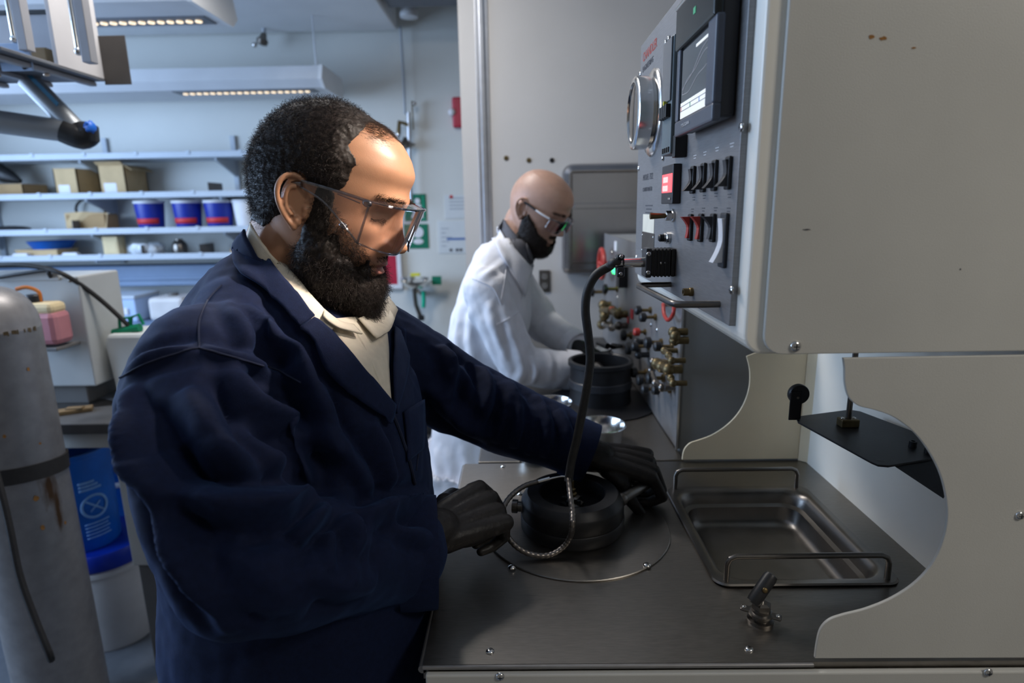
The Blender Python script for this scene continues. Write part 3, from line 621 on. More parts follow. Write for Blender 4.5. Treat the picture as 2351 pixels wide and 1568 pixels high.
for k, (px, py, lab) in enumerate(((60, 585, 'small white tub on the bottom shelf in front of the tan tray'), (172, 578, 'low white carton on the bottom shelf beside the cream carton'))):
    x = at(px, py, Y=3.76).x; obj('white_tub', MB().box((x-.05, 3.707, z), (x+.05, 3.744, z+.024), .008).box((x-.045, 3.710, z+.022), (x+.045, 3.741, z+.030), .004), 'label_white', None, lab, 'tub')
b = MB(); x = at(322, 570, Y=3.78).x; rr = random.Random(3)
for k in range(11): b.ell((x+rr.uniform(-.09, .09), 3.80+rr.uniform(-.04, .06), z+.028+rr.uniform(0, .02)), (rr.uniform(.03, .055), rr.uniform(.03, .05), rr.uniform(.016, .035)), Matrix.Rotation(rr.uniform(0, 3), 3, 'X'), 10, 7)
obj('plastic_bag', b, 'poly_bag', None, 'crumpled clear plastic bag on the bottom shelf', 'bag')
x = at(412, 560, Y=3.82).x; jr = obj('metal_jar', MB().lathe([(.036, 0), (.042, .004), (.045, .03), (.044, .06), (.034, .08), (.022, .088), (.022, .098), (0, .10)], (x, 3.82, z), n=28), 'steel_dark', None, 'dark round metal jar on the bottom shelf', 'jar')
x = at(545, 572, Y=3.8).x; obj('rust_block', MB().box((x-.04, 3.78, z), (x+.04, 3.84, z+.030), .004).lathe([(.014, .030), (.014, .036), (0, .038)], (x, 3.81, z), n=16), 'cardboard', None, 'small brown block at the right end of the bottom shelf', 'block')
# raceway and rear bench below the shelves
obj('cable_raceway', MB().box((-3.75, 3.84, 1.095), (-1.30, WALLY-.004, 1.225), .006).box((-3.75, 3.825, 1.135), (-1.30, 3.842, 1.15), .003), 'raceway_blue', None, 'grey-blue cable raceway running under the shelves', 'raceway')
RB = thing('rear_bench', 'blue-white fitted bench under the raceway at the back wall', 'bench', (-2.5, 3.7, 0))
obj('bench_top', MB().box((-3.75, 3.34, .875), (-1.35, WALLY-.004, .905), .004), 'raceway_blue', RB)
for k in range(4):
    x = -3.72+k*.6; c = obj('cupboard', MB().box((x, 3.40, .08), (x+.58, WALLY-.01, .874), .003), 'shelf_blue_white', RB); obj('cupboard_door', MB().box((x+.015, 3.385, .1), (x+.565, 3.40, .85), .003), 'blue_panel', c)
x0, x1 = at(188, 700, Y=3.6).x, at(311, 700, Y=3.6).x; z1 = at(250, 680, Y=3.6).z
cb_ = thing('storage_chest', 'pale blue-white storage chest standing on the rear bench', 'chest', ((x0+x1)/2, 3.72, .905))
obj('chest_body', MB().box((x0, 3.6, .9055), (x1, 3.86, z1-.02), .008), 'blue_panel', cb_); obj('chest_lid', MB().box((x0-.004, 3.594, z1-.022), (x1+.004, 3.864, z1), .006), 'shelf_blue_white', cb_)
for px in (243, 290): q = at(px, 715, Y=3.6); obj('latch', MB().box((q.x-.015, 3.59, q.z-.02), (q.x+.015, 3.602, q.z+.02), .004), 'label_white', cb_)
x0 = at(345, 700, Y=3.6).x
cn = thing('pink_canister', 'pinkish plastic canister on the rear bench behind the shoulder', 'canister', (x0+.1, 3.7, .905)); obj('canister_body', MB().box((x0-.02, 3.6, .9055), (x0+.20, 3.8, 1.05), .025), 'pail_white', cn); obj('canister_cap', MB().lathe([(.03, 0), (.03, .018), (.026, .022), (0, .022)], (x0+.09, 3.7, 1.048), n=20), 'bench_grey', cn)
# ------------------------------------------------------------------ lights on the ceiling, sprinkler, pipes
def luminaire(name, label, x0, x1, y0, y1, z0, h, ny, cx0, cx1, n, hang):
    t = thing(name, label, 'ceiling light', ((x0+x1)/2, (y0+y1)/2, z0), 'long ceiling lights')
    obj('light_body', MB().prism([(x0, y0, z0+h*.35), (x0, y0+.05, z0), (x0, y1-.05, z0), (x0, y1, z0+h*.35), (x0, y1-.03, z0+h), (x0, y0+.03, z0+h)], (x1-x0, 0, 0)), 'lamp_body', t)
    obj('louvre_strip', MB().box((cx0-.05, ny-.055, z0-.004), (cx1+.05, ny+.055, z0), .001), 'lamp_grey', t)
    for k in range(n):
        x = cx0+(cx1-cx0)*k/(n-1); w = (cx1-cx0)/(n-1)
        obj('louvre_cell', MB().lathe([(w*.34, -.0045), (w*.34, -.010), (w*.26, -.010), (w*.22, -.006), (0, -.006)], (x, ny, z0), n=12), 'lamp_warm', t)
    for x, zz in hang: obj('hanger_wire', MB().tube([(x, ny, z0+h*.8), (x, ny, zz)], .0035, 6), 'aluminium', t)
    obj('end_cap', MB().prism([(x1, y0-.004, z0+h*.33), (x1, y0+.048, z0-.004), (x1, y1-.048, z0-.004), (x1, y1+.004, z0+h*.33), (x1, y1-.028, z0+h+.004), (x1, y0+.028, z0+h+.004)], (.02, 0, 0)), 'ceiling_white', t)
q0, q1 = at(92, 52, Z=2.35), at(472, 42, Z=2.35)
luminaire('ceiling_light', 'long white hanging ceiling light nearest the camera with a row of warm lamp cells', -2.9, at(528, 62, Z=2.35).x, 2.5, 2.94, 2.35, .12, 2.79, at(100, 50, Z=2.35).x, at(450, 42, Z=2.35).x, 17, ((-2.4, CEIL), (-1.35, CEIL)))
luminaire('ceiling_light', 'long white light over the shelves with a row of small warm lamp cells', -3.6, at(745, 205, Y=3.6).x, 3.50, 3.93, 2.212, .11, 3.62, at(425, 204, Y=3.62).x, at(705, 200, Y=3.62).x, 19, ((-3.0, 2.60), (at(738, 150, Y=3.62).x-.03, 2.60)))
s = thing('sprinkler_head', 'small chrome sprinkler head under the soffit', 'sprinkler', at(600, 104, Y=3.85)); q = at(600, 104, Y=3.85)
obj('sprinkler_body', MB().lathe([(.012, .0), (.03, .006), (.034, .03), (.02, .045), (.014, .07)], q, (.35, 0, .94), 20), 'steel_dark', s); obj('deflector', MB().ell(q+Vector((-.035, -.01, .0)), (.016, .016, .016), None, 14, 8), 'steel_bright', s); obj('sprinkler_pipe', MB().tube([q+Vector((.02, 0, .05)), q+Vector((.03, 0, .12)), (q.x+.03, q.y, CEIL-.15)], .012, 10), 'aluminium_painted', s)
px_ = at(938, 20, Y=3.72).x
pp = thing('ceiling_pipe', 'grey vertical pipe with a green band near the ceiling', 'pipe', (px_, 3.72, 2.40)); obj('pipe_run', MB().cyl((px_, 3.72, 2.63), (px_, 3.72, CEIL), .045), 'lamp_body', pp); obj('green_band', MB().cyl((px_, 3.72, 2.655), (px_, 3.72, 2.695), .048), 'sign_green', pp); obj('pipe_cap', MB().lathe([(.02, 0), (.05, .005), (.052, .03), (.045, .034)], (px_, 3.72, 2.60), n=24), 'lamp_body', pp)
obj('ceiling_duct', MB().box((sx+.02, 3.35, 2.62), (.5, 3.6, CEIL-.004), .01).box((sx+.02, 3.34, 2.66), (.5, 3.35, 2.675), .002), 'lamp_grey', None, 'dark grey duct along the ceiling beside the soffit', 'duct')
# emergency shower valve and pull pipe
ES = thing('shower_valve', 'brass and chrome emergency shower valve on the back wall', 'shower valve', at(940, 400, Y=3.93)); v = lambda px, py: at(px, py, Y=3.93)
obj('supply_pipe', MB().tube([v(919, 60), v(925, 160), v(930, 262)], .007, 8), 'aluminium_painted', ES); obj('riser_pipe', MB().tube([v(938, 258), v(941, 420), v(944, 470)], .012, 10), 'aluminium', ES)
obj('brass_lever', MB().box(v(953, 298)-Vector((.012, .02, 0)), v(942, 232)+Vector((.012, .02, 0)), .006), 'brass', ES); obj('brass_arm', MB().tube([v(915, 308), v(917, 280), v(938, 287)], .014, 10), 'brass', ES); obj('lever_ball', MB().ell(v(951, 238), (.015, .015, .015), None, 12, 8), 'steel_bright', ES)
obj('shower_cup', MB().lathe([(.012, 0), (.055, .02), (.06, .026), (.02, .05), (.012, .07)], v(932, 342), n=24), 'steel_dark', ES); obj('chrome_joint', MB().ell(v(914, 309), (.016, .016, .02), None, 12, 8), 'steel_bright', ES); obj('chrome_joint', MB().ell(v(943, 336), (.016, .016, .016), None, 12, 8), 'steel_bright', ES)
# signs and notices on the back wall
def flat(name, label, cat, px0, py0, px1, py1, m, group=None):
    a = at(px0, py1, Y=WALLY-.006); c = at(px1, py0, Y=WALLY-.006)
    return obj(name, MB().box((a.x, WALLY-.006, a.z), (c.x, WALLY-.001, c.z), .001), m, None, label, cat, group), a, c
RX = Vector((1, 0, 0))
s, a, c = flat('safety_sign', 'upper green safety sign with a white shower figure', 'sign', 930, 445, 977, 508, 'sign_green', 'green safety signs')
w = c.x-a.x; h = c.z-a.z; fg = MB(); yb = WALLY-.0062; mx = (a.x+c.x)/2+.015
fg.prism([(mx-.045, yb, a.z+.02), (mx+.045, yb, a.z+.02), (mx+.03, yb, a.z+h*.32), (mx+.022, yb, a.z+h*.62), (mx-.022, yb, a.z+h*.62), (mx-.03, yb, a.z+h*.32)], (0, -.001, 0)).lathe([(.018, 0), (.018, .001)], (mx, yb, a.z+h*.74), (0, -1, 0), 16)
obj('figure', fg, 'label_white', s); obj('stripe', MB().box((c.x-.022, yb-.001, a.z+.01), (c.x-.014, yb, c.z-.01)), 'hose_green', s)
s, a, c = flat('safety_sign', 'lower green safety sign with a white eye-wash emblem', 'sign', 930, 514, 982, 571, 'sign_green', 'green safety signs'); mx = (a.x+c.x)/2+.012
obj('emblem', MB().ell((mx, yb, a.z+.045), (.034, .002, .018), None, 18, 8).lathe([(.030, 0), (.036, 0), (.036, .001), (.030, .001)], (mx, yb, a.z+.105), (0, -1, 0), 20), 'label_white', s)
s, a, c = flat('wall_notice', 'white paper notice with a red dot beside the partition', 'notice', 1022, 447, 1072, 502, 'paper_white', 'paper notices')
obj('red_dot', MB().lathe([(.012, 0), (.012, .0005)], at(1036, 452, Y=WALLY-.0062), (0, -1, 0), 14), 'label_red', s)
for k in range(4): z = c.z-.025-k*.022; obj('print_line', MB().box((a.x+.03, yb-.0005, z), (c.x-.01, yb, z+.008)), 'aluminium_painted', s)
s, a, c = flat('wall_notice', 'large white paper notice with a blue heading line', 'notice', 1008, 506, 1072, 582, 'paper_white', 'paper notices')
obj('blue_line', MB().box((a.x+.055, yb-.0005, a.z+.085), (c.x-.005, yb, a.z+.10)), 'ink_blue', s)
for x in (.07, .11, .135): obj('dark_figure', MB().box((a.x+x, yb-.0005, a.z+.012), (a.x+x+.02, yb, a.z+.03), .0002), 'ink_grey', s)
for k in range(5): obj('print_line', MB().box((a.x+.02, yb-.0005, a.z+.045+k*.028), (a.x+.05+.02*(k % 3), yb, a.z+.052+k*.028)), 'aluminium_painted', s)
q = at(1057, 258, Y=WALLY-.03); al = thing('fire_alarm', 'red fire alarm sounder at the end of the back wall', 'alarm', q); obj('alarm_body', MB().box((q.x-.05, WALLY-.045, q.z-.09), (q.x+.05, WALLY-.001, q.z+.09), .012), 'alarm_red', al); obj('strobe_lens', MB().ell((q.x-.052, WALLY-.045, q.z+.0), (.022, .018, .022), None, 14, 8), 'label_white', al)
a, c = at(868, 652, Y=WALLY), at(912, 585, Y=WALLY); rc = thing('extinguisher_cabinet', 'red panel in a white frame on the back wall behind the face', 'cabinet', ((a.x+c.x)/2, WALLY-.03, a.z)); obj('cabinet_door', MB().box((a.x, WALLY-.035, a.z), (c.x, WALLY-.005, c.z), .004), 'alarm_red', rc)
fr = MB(); e = .03
fr.box((a.x-e, WALLY-.04, a.z-e), (c.x+e, WALLY-.004, a.z), .003).box((a.x-e, WALLY-.04, c.z), (c.x+e, WALLY-.004, c.z+e), .003).box((a.x-e, WALLY-.04, a.z), (a.x, WALLY-.004, c.z), .003).box((c.x, WALLY-.04, a.z), (c.x+e, WALLY-.004, c.z), .003)
obj('cabinet_frame', fr, 'label_white', rc)
# eye-wash station
EW = thing('eyewash_station', 'chrome eye-wash station with a yellow tag and a green hose', 'eyewash', at(962, 730, Y=3.86)); e_ = lambda px, py, y=3.86: at(px, py, Y=y)
obj('wash_bowl', MB().lathe([(.03, 0), (.07, .02), (.10, .05), (.105, .056), (.098, .054), (.06, .024), (0, .010)], e_(957, 664), n=30), 'steel_bright', EW)
for px in (930, 945, 976): obj('spray_head', MB().lathe([(.012, 0), (.014, .02), (.026, .024), (.026, .034), (.018, .042), (0, .044)], e_(px, 650), n=18), 'steel_bright', EW)
obj('yellow_tag', MB().box(e_(943, 634)-Vector((0, .01, 0)), e_(964, 627)+Vector((0, .02, 0)), .003), 'yellow_paint', EW); obj('green_tag', MB().box(e_(992, 654)-Vector((0, .004, 0)), e_(1013, 634)+Vector((0, .004, 0)), .002), 'sign_green', EW)
obj('down_pipe', MB().tube([e_(950, 660), e_(955, 700), e_(966, 728)], .014, 10), 'steel_dark', EW); obj('green_hose', MB().tube([e_(972, 668), e_(973, 690), e_(972, 706)], .013, 10), 'hose_green', EW); obj('wall_arm', MB().tube([e_(957, 668), e_(960, 672, 3.99)], .016, 10), 'steel_bright', EW); obj('drain_nut', MB().lathe([(.022, 0), (.022, .03), (.014, .034)], e_(967, 735), n=6), 'black_plastic', EW)
# ------------------------------------------------------------------ rack hung from the ceiling, extraction arm (left, near)
RK = thing('hanging_rack', 'grey metal equipment rack hung from the ceiling at the upper left', 'rack', at(100, 190, d=2.0))
z0 = 1.965; rx0, rx1 = -2.15, at(262, 200, d=1.98).x; ryN, ryF = 1.66, 2.06
tray = obj('rack_tray', MB().box((rx0, ryN, z0), (rx1, ryF, z0+.010), .002), 'lamp_grey', RK)
for k in range(6):
    x = rx0+.08+k*(rx1-rx0-.12)/5; s = obj('tray_rail', MB().box((x-.012, ryN, z0-.014), (x+.012, ryF, z0-.001), .003), 'rack_grey', tray)
    obj('rail_bolt', MB().ell((x, ryN+.20, z0-.018), (.008, .008, .005), None, 10, 6), 'lamp_warm_metal', s)
obj('back_plate', MB().box((rx0, ryF-.006, z0+.01), (rx1-.03, ryF, z0+.20), .001), 'rack_grey', RK); obj('back_edge', MB().box((rx0, ryF-.012, z0+.20), (rx1-.03, ryF+.004, z0+.212), .001), 'black_plastic', RK)
sp_ = obj('side_plate', MB().box((rx1-.012, ryN+.20, z0+.005), (rx1, ryF, CEIL), .001), 'rack_plate', RK)
obj('side_slot', MB().box((rx1-.020, ryN+.235, z0+.12), (rx1-.012, ryN+.25, CEIL-.02)), 'black_plastic', sp_)
obj('side_bracket', MB().box((rx1+.0, ryF-.004, z0-.01), (rx1+.085, ryF, z0+.135), .001), 'rack_brown', RK)
for px, py in ((34, 90), (180, 118)):
    q = at(px, py, Y=ryN+.12); u_ = obj('chrome_post', MB().tube([(q.x, q.y, q.z), (q.x, q.y, CEIL)], .0075, 10).ell((q.x, q.y, q.z), (.011, .011, .011), None, 12, 8), 'steel_bright', RK)
    obj('post_channel', MB().box((q.x+.012, q.y-.01, q.z-.03), (q.x+.038, q.y+.02, CEIL), .002), 'rack_grey', RK)
a, c = at(4, 163, Y=ryN+.13), at(64, 98, Y=ryN+.13); bp = obj('blank_plate', MB().box((a.x, a.y, a.z), (c.x, a.y+.006, c.z), .001), 'blue_panel', RK); obj('plate_hole', MB().lathe([(.006, 0), (.006, .001)], at(56, 155, Y=ryN+.129), (0, -1, 0), 12), 'black_plastic', bp)
a, c = at(62, 170, Y=ryF-.10), at(104, 108, Y=ryF-.10); obj('wood_block', MB().box((a.x, a.y, a.z), (c.x, a.y+.06, c.z), .004), 'rack_wood', RK)
EA = thing('extraction_arm', 'jointed grey extraction arm with a black elbow and a blue knob', 'extraction arm', at(180, 320, d=1.95)); j = at(182, 305, d=1.9)
t_a, t_b = at(70, 190, d=1.86), at(-60, 272, d=1.8)
tu = obj('upper_tube', MB().tube([t_a+(t_a-j)*.05, j+(t_a-j)*.10], .031, 24), 'arm_grey', EA); obj('lower_tube', MB().tube([t_b+(t_b-j)*.6, j+(t_b-j)*.12], .034, 24), 'arm_grey', EA)
d_ = (t_a-j); nrm = Vector((.5, -.8, .45)).normalized()
obj('blue_stripe', MB().box((-.003, -.011, 0), (.003, .011, d_.length*.55)).mesh('s') if False else MB().prism([j+d_*.42+nrm*.0285+Vector((.006, 0, .009)), j+d_*.42+nrm*.0285-Vector((.006, 0, .009)), j+d_*1.02+nrm*.0285-Vector((.006, 0, .009)), j+d_*1.02+nrm*.0285+Vector((.006, 0, .009))], nrm*.004), 'arm_blue', tu)
obj('elbow_joint', MB().tube([j+(t_b-j)*.16, j+(t_b-j)*.02+Vector((.01, 0, -.012)), j+Vector((.03, 0, .0)), j+(t_a-j)*.06], [.037, .040, .034, .026], 18, spline=4), 'black_plastic', EA)
kn = MB(); kp = at(207, 292, d=1.88)
kn.lathe([(.010, -.012), (.016, -.008), (.016, .008), (.010, .012)], kp, (1, -.3, .2), 10)
for k in range(5):
    a = k*2*math.pi/5; kn.ell(kp+Vector((0, math.cos(a)*.015, math.sin(a)*.015)), (.007, .007, .007), None, 8, 6)
obj('blue_knob', kn, 'knob_blue', EA)
# ------------------------------------------------------------------ gas cylinder with strap
cyx, cyy, cr = -1.45, 1.60, .116
GC = thing('gas_cylinder', 'silver gas cylinder with rust spots at the left edge', 'gas cylinder', (cyx, cyy, 0))
prof = [(.10, 0), (cr, .012), (cr, 1.243), (cr+.001, 1.246), (cr+.001, 1.250), (cr, 1.253)]+[(cr*math.cos(t)**.8 if t < 1.5 else .03, 1.253+.115*math.sin(t)) for t in np.linspace(.1, 1.32, 12)]+[(.036, 1.375), (.036, 1.43), (.02, 1.435), (0, 1.435)]
obj('cylinder_shell', MB().lathe(prof, (cyx, cyy, 0), n=64), 'cylinder_silver', GC)
b = MB(); rr = random.Random(5)
for k in range(34):
    a = rr.uniform(-2.6, .1); w = rr.uniform(.02, .07); G = []
    for zz in (1.244-rr.uniform(0, .004), 1.252+rr.uniform(0, .002)): G.append([(cyx+(cr+.0016)*math.cos(a+t), cyy+(cr+.0016)*math.sin(a+t), zz) for t in np.linspace(0, w, 5)])
    b.grid(G)
rs = obj('rust_ring', b, 'rust_dark', GC, kind='stuff')
for k, (px, py, r_) in enumerate(((83, 1144, .007), (98, 1211, .006), (10, 1002, .004), (65, 848, .005), (40, 1270, .004), (150, 1200, .004), (92, 1018, .003))):
    r0 = ray(px, py); A = r0[0]**2+r0[1]**2; Bq = -2*(cyx*r0[0]+cyy*r0[1]); Cq = cyx**2+cyy**2-(cr+.001)**2; D = Bq*Bq-4*A*Cq
    if D < 0: continue
    t_ = (-Bq-math.sqrt(D))/(2*A); p = Vector((r0[0]*t_, r0[1]*t_, EYE+r0[2]*t_)); n_ = Vector((p.x-cyx, p.y-cyy, 0)).normalized()
    tv = Vector((-n_.y, n_.x, 0)); obj('rust_spot', MB().prism([p+(tv*math.cos(a)*r_*rr.uniform(.6, 1.1)+Vector((0, 0, 1))*math.sin(a)*r_*rr.uniform(.8, 1.5)) for a in np.linspace(0, 2*math.pi, 11)[:-1]], n_*.0006), 'rust_orange', GC)
zst = at(60, 1065, d=1.75).z
CST = thing('cylinder_strap', 'wide black strap with a hanging tail around the gas cylinder', 'strap', (cyx, cyy, zst)); obj('strap_band', MB().lathe([(cr+.001, -.022), (cr+.005, -.022), (cr+.005, .022), (cr+.001, .022)], (cyx, cyy, zst), (-.02, .10, 1), 64, caps=False), 'strap_black', CST)
obj('strap_tail', MB().tube([at(-40, 980, d=1.58), at(-8, 1090, d=1.56), at(20, 1200, d=1.56), at(45, 1320, d=1.56), at(80, 1420, d=1.56), at(112, 1498, d=1.56), at(118, 1515, d=1.57)], .0085, 8, spline=5), 'strap_black', CST)
# ------------------------------------------------------------------ side bench on the left and what is on it
SB = thing('side_bench', 'dark-topped work bench with white legs behind the gas cylinder', 'bench', (-1.8, 1.95, 0)); bz = .925
obj('bench_top', MB().box((-2.9, 1.735, bz-.035), (-1.13, 2.40, bz), .004), 'bench_top', SB); obj('bench_rail', MB().box((-2.88, 1.76, bz-.09), (-1.15, 1.79, bz-.036), .003), 'bench_white', SB)
for x, y in ((-1.240, 1.81), (-2.82, 1.81), (-1.240, 2.34), (-2.82, 2.34)):
    l = obj('leg', MB().box((x-.045, y-.045, .42), (x+.045, y+.03, bz-.036), .004), 'bench_white', SB); obj('leg_foot', MB().box((x-.035, y-.035, 0), (x+.035, y+.02, .43), .004), 'bench_grey', l)
EN = thing('control_enclosure', 'white metal enclosure leaning on the side bench behind the gas cylinder', 'enclosure', (-1.7, 1.98, bz))
ex1 = at(197, 740, Y=1.92).x; ez1 = at(175, 634, Y=1.92).z; ez0 = .99
obj('enclosure_box', MB().box((-2.25, 1.92, ez0), (ex1, 2.12, ez1), .006), 'enclosure_white', EN); obj('enclosure_base', MB().box((-2.2, 1.94, bz), (ex1-.05, 2.10, ez0), .004), 'bench_grey', EN); obj('enclosure_flange', MB().box((-2.26, 1.915, ez1-.012), (ex1-.06, 1.925, ez1+.022), .002), 'enclosure_white', EN); screw(EN, at(160, 644, Y=1.919), (0, -1, 0), .006, m='steel_dark', cross=False)
q_h = at(100, 795, Y=1.84); obj('bottle_shelf', MB().box((q_h.x-.09, 1.815, q_h.z-.012), (q_h.x+.06, 1.921, q_h.z-.001), .002), 'bench_grey', EN)
PB = thing('pink_bottle', 'flat bottle of pink liquid with an orange fitting behind the gas cylinder', 'bottle', at(100, 790, Y=1.84)); q0, q1 = at(78, 792, Y=1.84), at(131, 715, Y=1.84)
obj('bottle_body', MB().box((q0.x-.03, 1.82, q0.z), (q1.x, 1.90, q1.z), .018), 'pink_fluid', PB); obj('bottle_neck', MB().box((q0.x-.02, 1.825, q1.z-.01), (q1.x-.006, 1.895, q1.z+.028), .014), 'cream_box', PB); obj('bottle_cap', MB().lathe([(.022, 0), (.022, .022), (.018, .026), (0, .026)], (q0.x+.012, 1.86, q1.z+.026), n=18), 'black_plastic', PB)
obj('pink_tube', MB().tube([(q0.x+.03, 1.86, q1.z+.03), (q0.x+.03, 1.86, q1.z+.06), (q0.x+.0, 1.855, q1.z+.075), (q0.x-.03, 1.85, q1.z+.07)], .006, 8, spline=4), 'orange_fit', PB); obj('bottle_sticker', MB().box((q0.x+.02, 1.817, q0.z+.055), (q0.x+.034, 1.8205, q0.z+.066)), 'label_red', PB); obj('bottle_sticker', MB().box((q0.x+.024, 1.817, q0.z+.036), (q0.x+.038, 1.8205, q0.z+.047)), 'ink_blue', PB)
JG = thing('jerrycan', 'white plastic jug with a green cap and green handle beside the blue-coated shoulder', 'jug', at(300, 900, Y=2.02)); jx = at(262, 800, Y=2.0).x; jz1 = at(290, 762, Y=2.0).z
obj('jug_body', MB().prism([(jx+.012, 1.96, bz), (jx+.22, 1.96, bz), (jx+.22, 1.96, jz1), (jx+.008, 1.96, jz1), (jx-.004, 1.96, jz1-.03)], (0, .16, 0)), 'jug_white', JG, bev=.012)
gp = lambda px, py: at(px, py, Y=2.0)
obj('jug_cap', MB().tube([gp(262, 765), gp(295, 757), gp(322, 752)], .015, 10), 'green_cap', JG); obj('jug_handle', MB().tube([gp(276, 760), gp(274, 732), gp(296, 729), gp(302, 752)], .0055, 8), 'green_cap', JG); obj('jug_handle', MB().tube([gp(300, 752), gp(302, 728), gp(318, 722), gp(330, 745)], .005, 8), 'green_cap', JG)
h0 = [at(-20, 610, Y=1.9), at(40, 608, Y=1.9), at(100, 615, Y=1.9), at(150, 632, Y=1.9), at(205, 668, Y=1.95), at(250, 705, Y=1.98), at(300, 752, Y=2.0)]
obj('black_hose', MB().tube(h0, .0075, 10, spline=6), 'rubber_black', None, 'long black hose arching over the enclosure to the white jug', 'hose')
obj('black_hose', MB().tube([at(-20, 640, Y=1.9), at(40, 630, Y=1.9), at(105, 621, Y=1.9), at(112, 628, Y=1.9), at(118, 640, Y=1.93)], .006, 8, spline=5), 'rubber_black', None, 'short black hose lying on top of the enclosure', 'hose')
for k, (y0_, lab) in enumerate(((798, 'upper black cable between the enclosure and the white jug'), (806, 'lower black cable between the enclosure and the white jug'))):
    obj('bench_cable', MB().tube([at(205, y0_-4+k*3, Y=2.2), at(225, y0_+k*2, Y=2.2), at(262, y0_+8+k*2, Y=2.2)], .008, 8, spline=4), 'rubber_black', None, lab, 'cable', 'cables on the side bench')
# clutter on the bench top
b = thing('black_tool_case', 'flat black tool case lying across the side bench', 'case', at(220, 870, Z=bz)); cc_ = at(205, 872, Z=bz); obj('case_body', MB().box((cc_.x-.20, cc_.y-.07, bz), (cc_.x+.28, cc_.y+.09, bz+.035), .010, rot=Matrix.Rotation(.18, 4, 'Z')), 'black_plastic', b); obj('case_lid', MB().box((cc_.x-.205, cc_.y-.072, bz+.034), (cc_.x+.285, cc_.y+.092, bz+.046), .006, rot=Matrix.Rotation(.18, 4, 'Z')), 'charcoal_plastic', b)
c0 = at(225, 810, Z=bz+.05); obj('rag', MB().ell((c0.x, c0.y, bz+.030), (.09, .05, .030)).ell((c0.x+.06, c0.y-.03, bz+.022), (.05, .05, .022)).ell((c0.x-.05, c0.y+.02, bz+.036), (.04, .05, .035)), 'bench_white', None, 'crumpled pale rag on the side bench by the jug', 'rag')
c0 = at(170, 948, Z=bz); obj('wooden_scrap', MB().box((c0.x-.07, c0.y-.02, bz), (c0.x+.05, c0.y+.02, bz+.014), .003, rot=.5).box((c0.x-.02, c0.y-.01, bz+.012), (c0.x+.03, c0.y+.012, bz+.02), .003, rot=.2), 'rack_wood', None, 'brown wooden scrap near the front of the side bench', 'scrap')
for k, (px, py, rz, lab) in enumerate(((205, 925, .3, 'grey paper sheet at the front of the side bench'), (255, 905, -.2, 'light paper sheet further back on the side bench'))):
    c0 = at(px, py, Z=bz); obj('paper_sheet', MB().box((c0.x-.10, c0.y-.06, bz+.0005+.0012*k), (c0.x+.10, c0.y+.06, bz+.0015+.0012*k), 0, rot=rz), 'steel_dark' if k == 0 else 'lamp_grey', None, lab, 'paper')
# under the bench: pails and carton
wp = Vector((-1.545, 2.00, 0)); R_ = .146; H_ = .355
WP = thing('white_pail', 'white plastic pail on the floor under the side bench', 'pail', wp)
obj('pail_body', MB().lathe([(R_*.86, 0), (R_*.88, .006), (R_*.97, H_-.05), (R_*1.03, H_-.05), (R_*1.03, H_-.035), (R_*.98, H_-.03), (R_*.985, H_)], wp, n=44), 'pail_white', WP); obj('pail_stain', MB().box((wp.x-.06, wp.y-R_*.98, .06), (wp.x-.04, wp.y-R_*.86, .22), .004), 'cardboard', WP)
obj('pail_lid', MB().lathe([(R_*1.04, H_-.025), (R_*1.06, H_-.02), (R_*1.06, H_+.03), (R_*1.02, H_+.038), (R_*.9, H_+.030), (0, H_+.030)], wp, n=44), 'lid_blue', WP)
bp_ = wp+Vector((-.055, -.01, H_+.0305)); r2, h2 = .115, .36
BP = thing('blue_pail', 'tall blue plastic pail with a pale printed emblem on top of the white pail', 'pail', bp_)
obj('pail_body', MB().lathe([(r2*.9, 0), (r2*.93, .006), (r2*1.0, h2-.02), (r2*1.04, h2-.018), (r2*1.04, h2), (r2*.97, h2), (r2*.95, h2-.03), (0, h2-.05)], bp_, n=44), 'pail_blue', BP)
def wrap(cx_, cy_, r, a0, pts2, z):   # print wrapped on a pail: (arc metres, height)
    return [Vector((cx_+r*math.cos(a0+u/r), cy_+r*math.sin(a0+u/r), z+w)) for u, w in pts2]
A0 = math.atan2(-bp_.y, -bp_.x)+.35
em = MB(); rw = r2*.985+.001; zc = bp_.z+.165
for r0_, r1_ in ((.036, .045),):
    G = [wrap(bp_.x, bp_.y, rw, A0, [(rr_*math.cos(t), rr_*math.sin(t)) for t in np.linspace(0, 2*math.pi, 33)], zc) for rr_ in (r0_, r1_)]; em.grid(G)
em.grid([wrap(bp_.x, bp_.y, rw, A0, [(-.028+k*.005, .022+k*.004), (.0+k*.005, -.004+k*.004), (.026+k*.005, -.028+k*.004)], zc) for k in (0, 1)])
em.grid([wrap(bp_.x, bp_.y, rw, A0, [(-.016, -.020+k*.007), (.0, -.006+k*.007), (.018, .010+k*.007)], zc) for k in (0, 1)])
obj('printed_emblem', em, 'ink_pale_blue', BP, solid=.0005)
for k in range(3): obj('print_block', MB().grid([wrap(bp_.x, bp_.y, rw, A0, [(u, .062+k*.013+w) for u in np.linspace(-.04, .03-.01*k, 8)], zc) for w in (0, .008)]), 'ink_pale_blue', BP, solid=.0005)
for k in range(5): obj('print_line', MB().grid([wrap(bp_.x, bp_.y, rw, A0, [(u, -.064-k*.013+w) for u in np.linspace(-.04, .04-.006*(k % 2), 8)], zc) for w in (0, .005)]), 'ink_pale_blue', BP, solid=.0005)
b2 = Vector((-1.62, 2.31, 0)); B2 = thing('blue_drum', 'darker blue drum with a white strip behind the stacked pails', 'drum', b2)
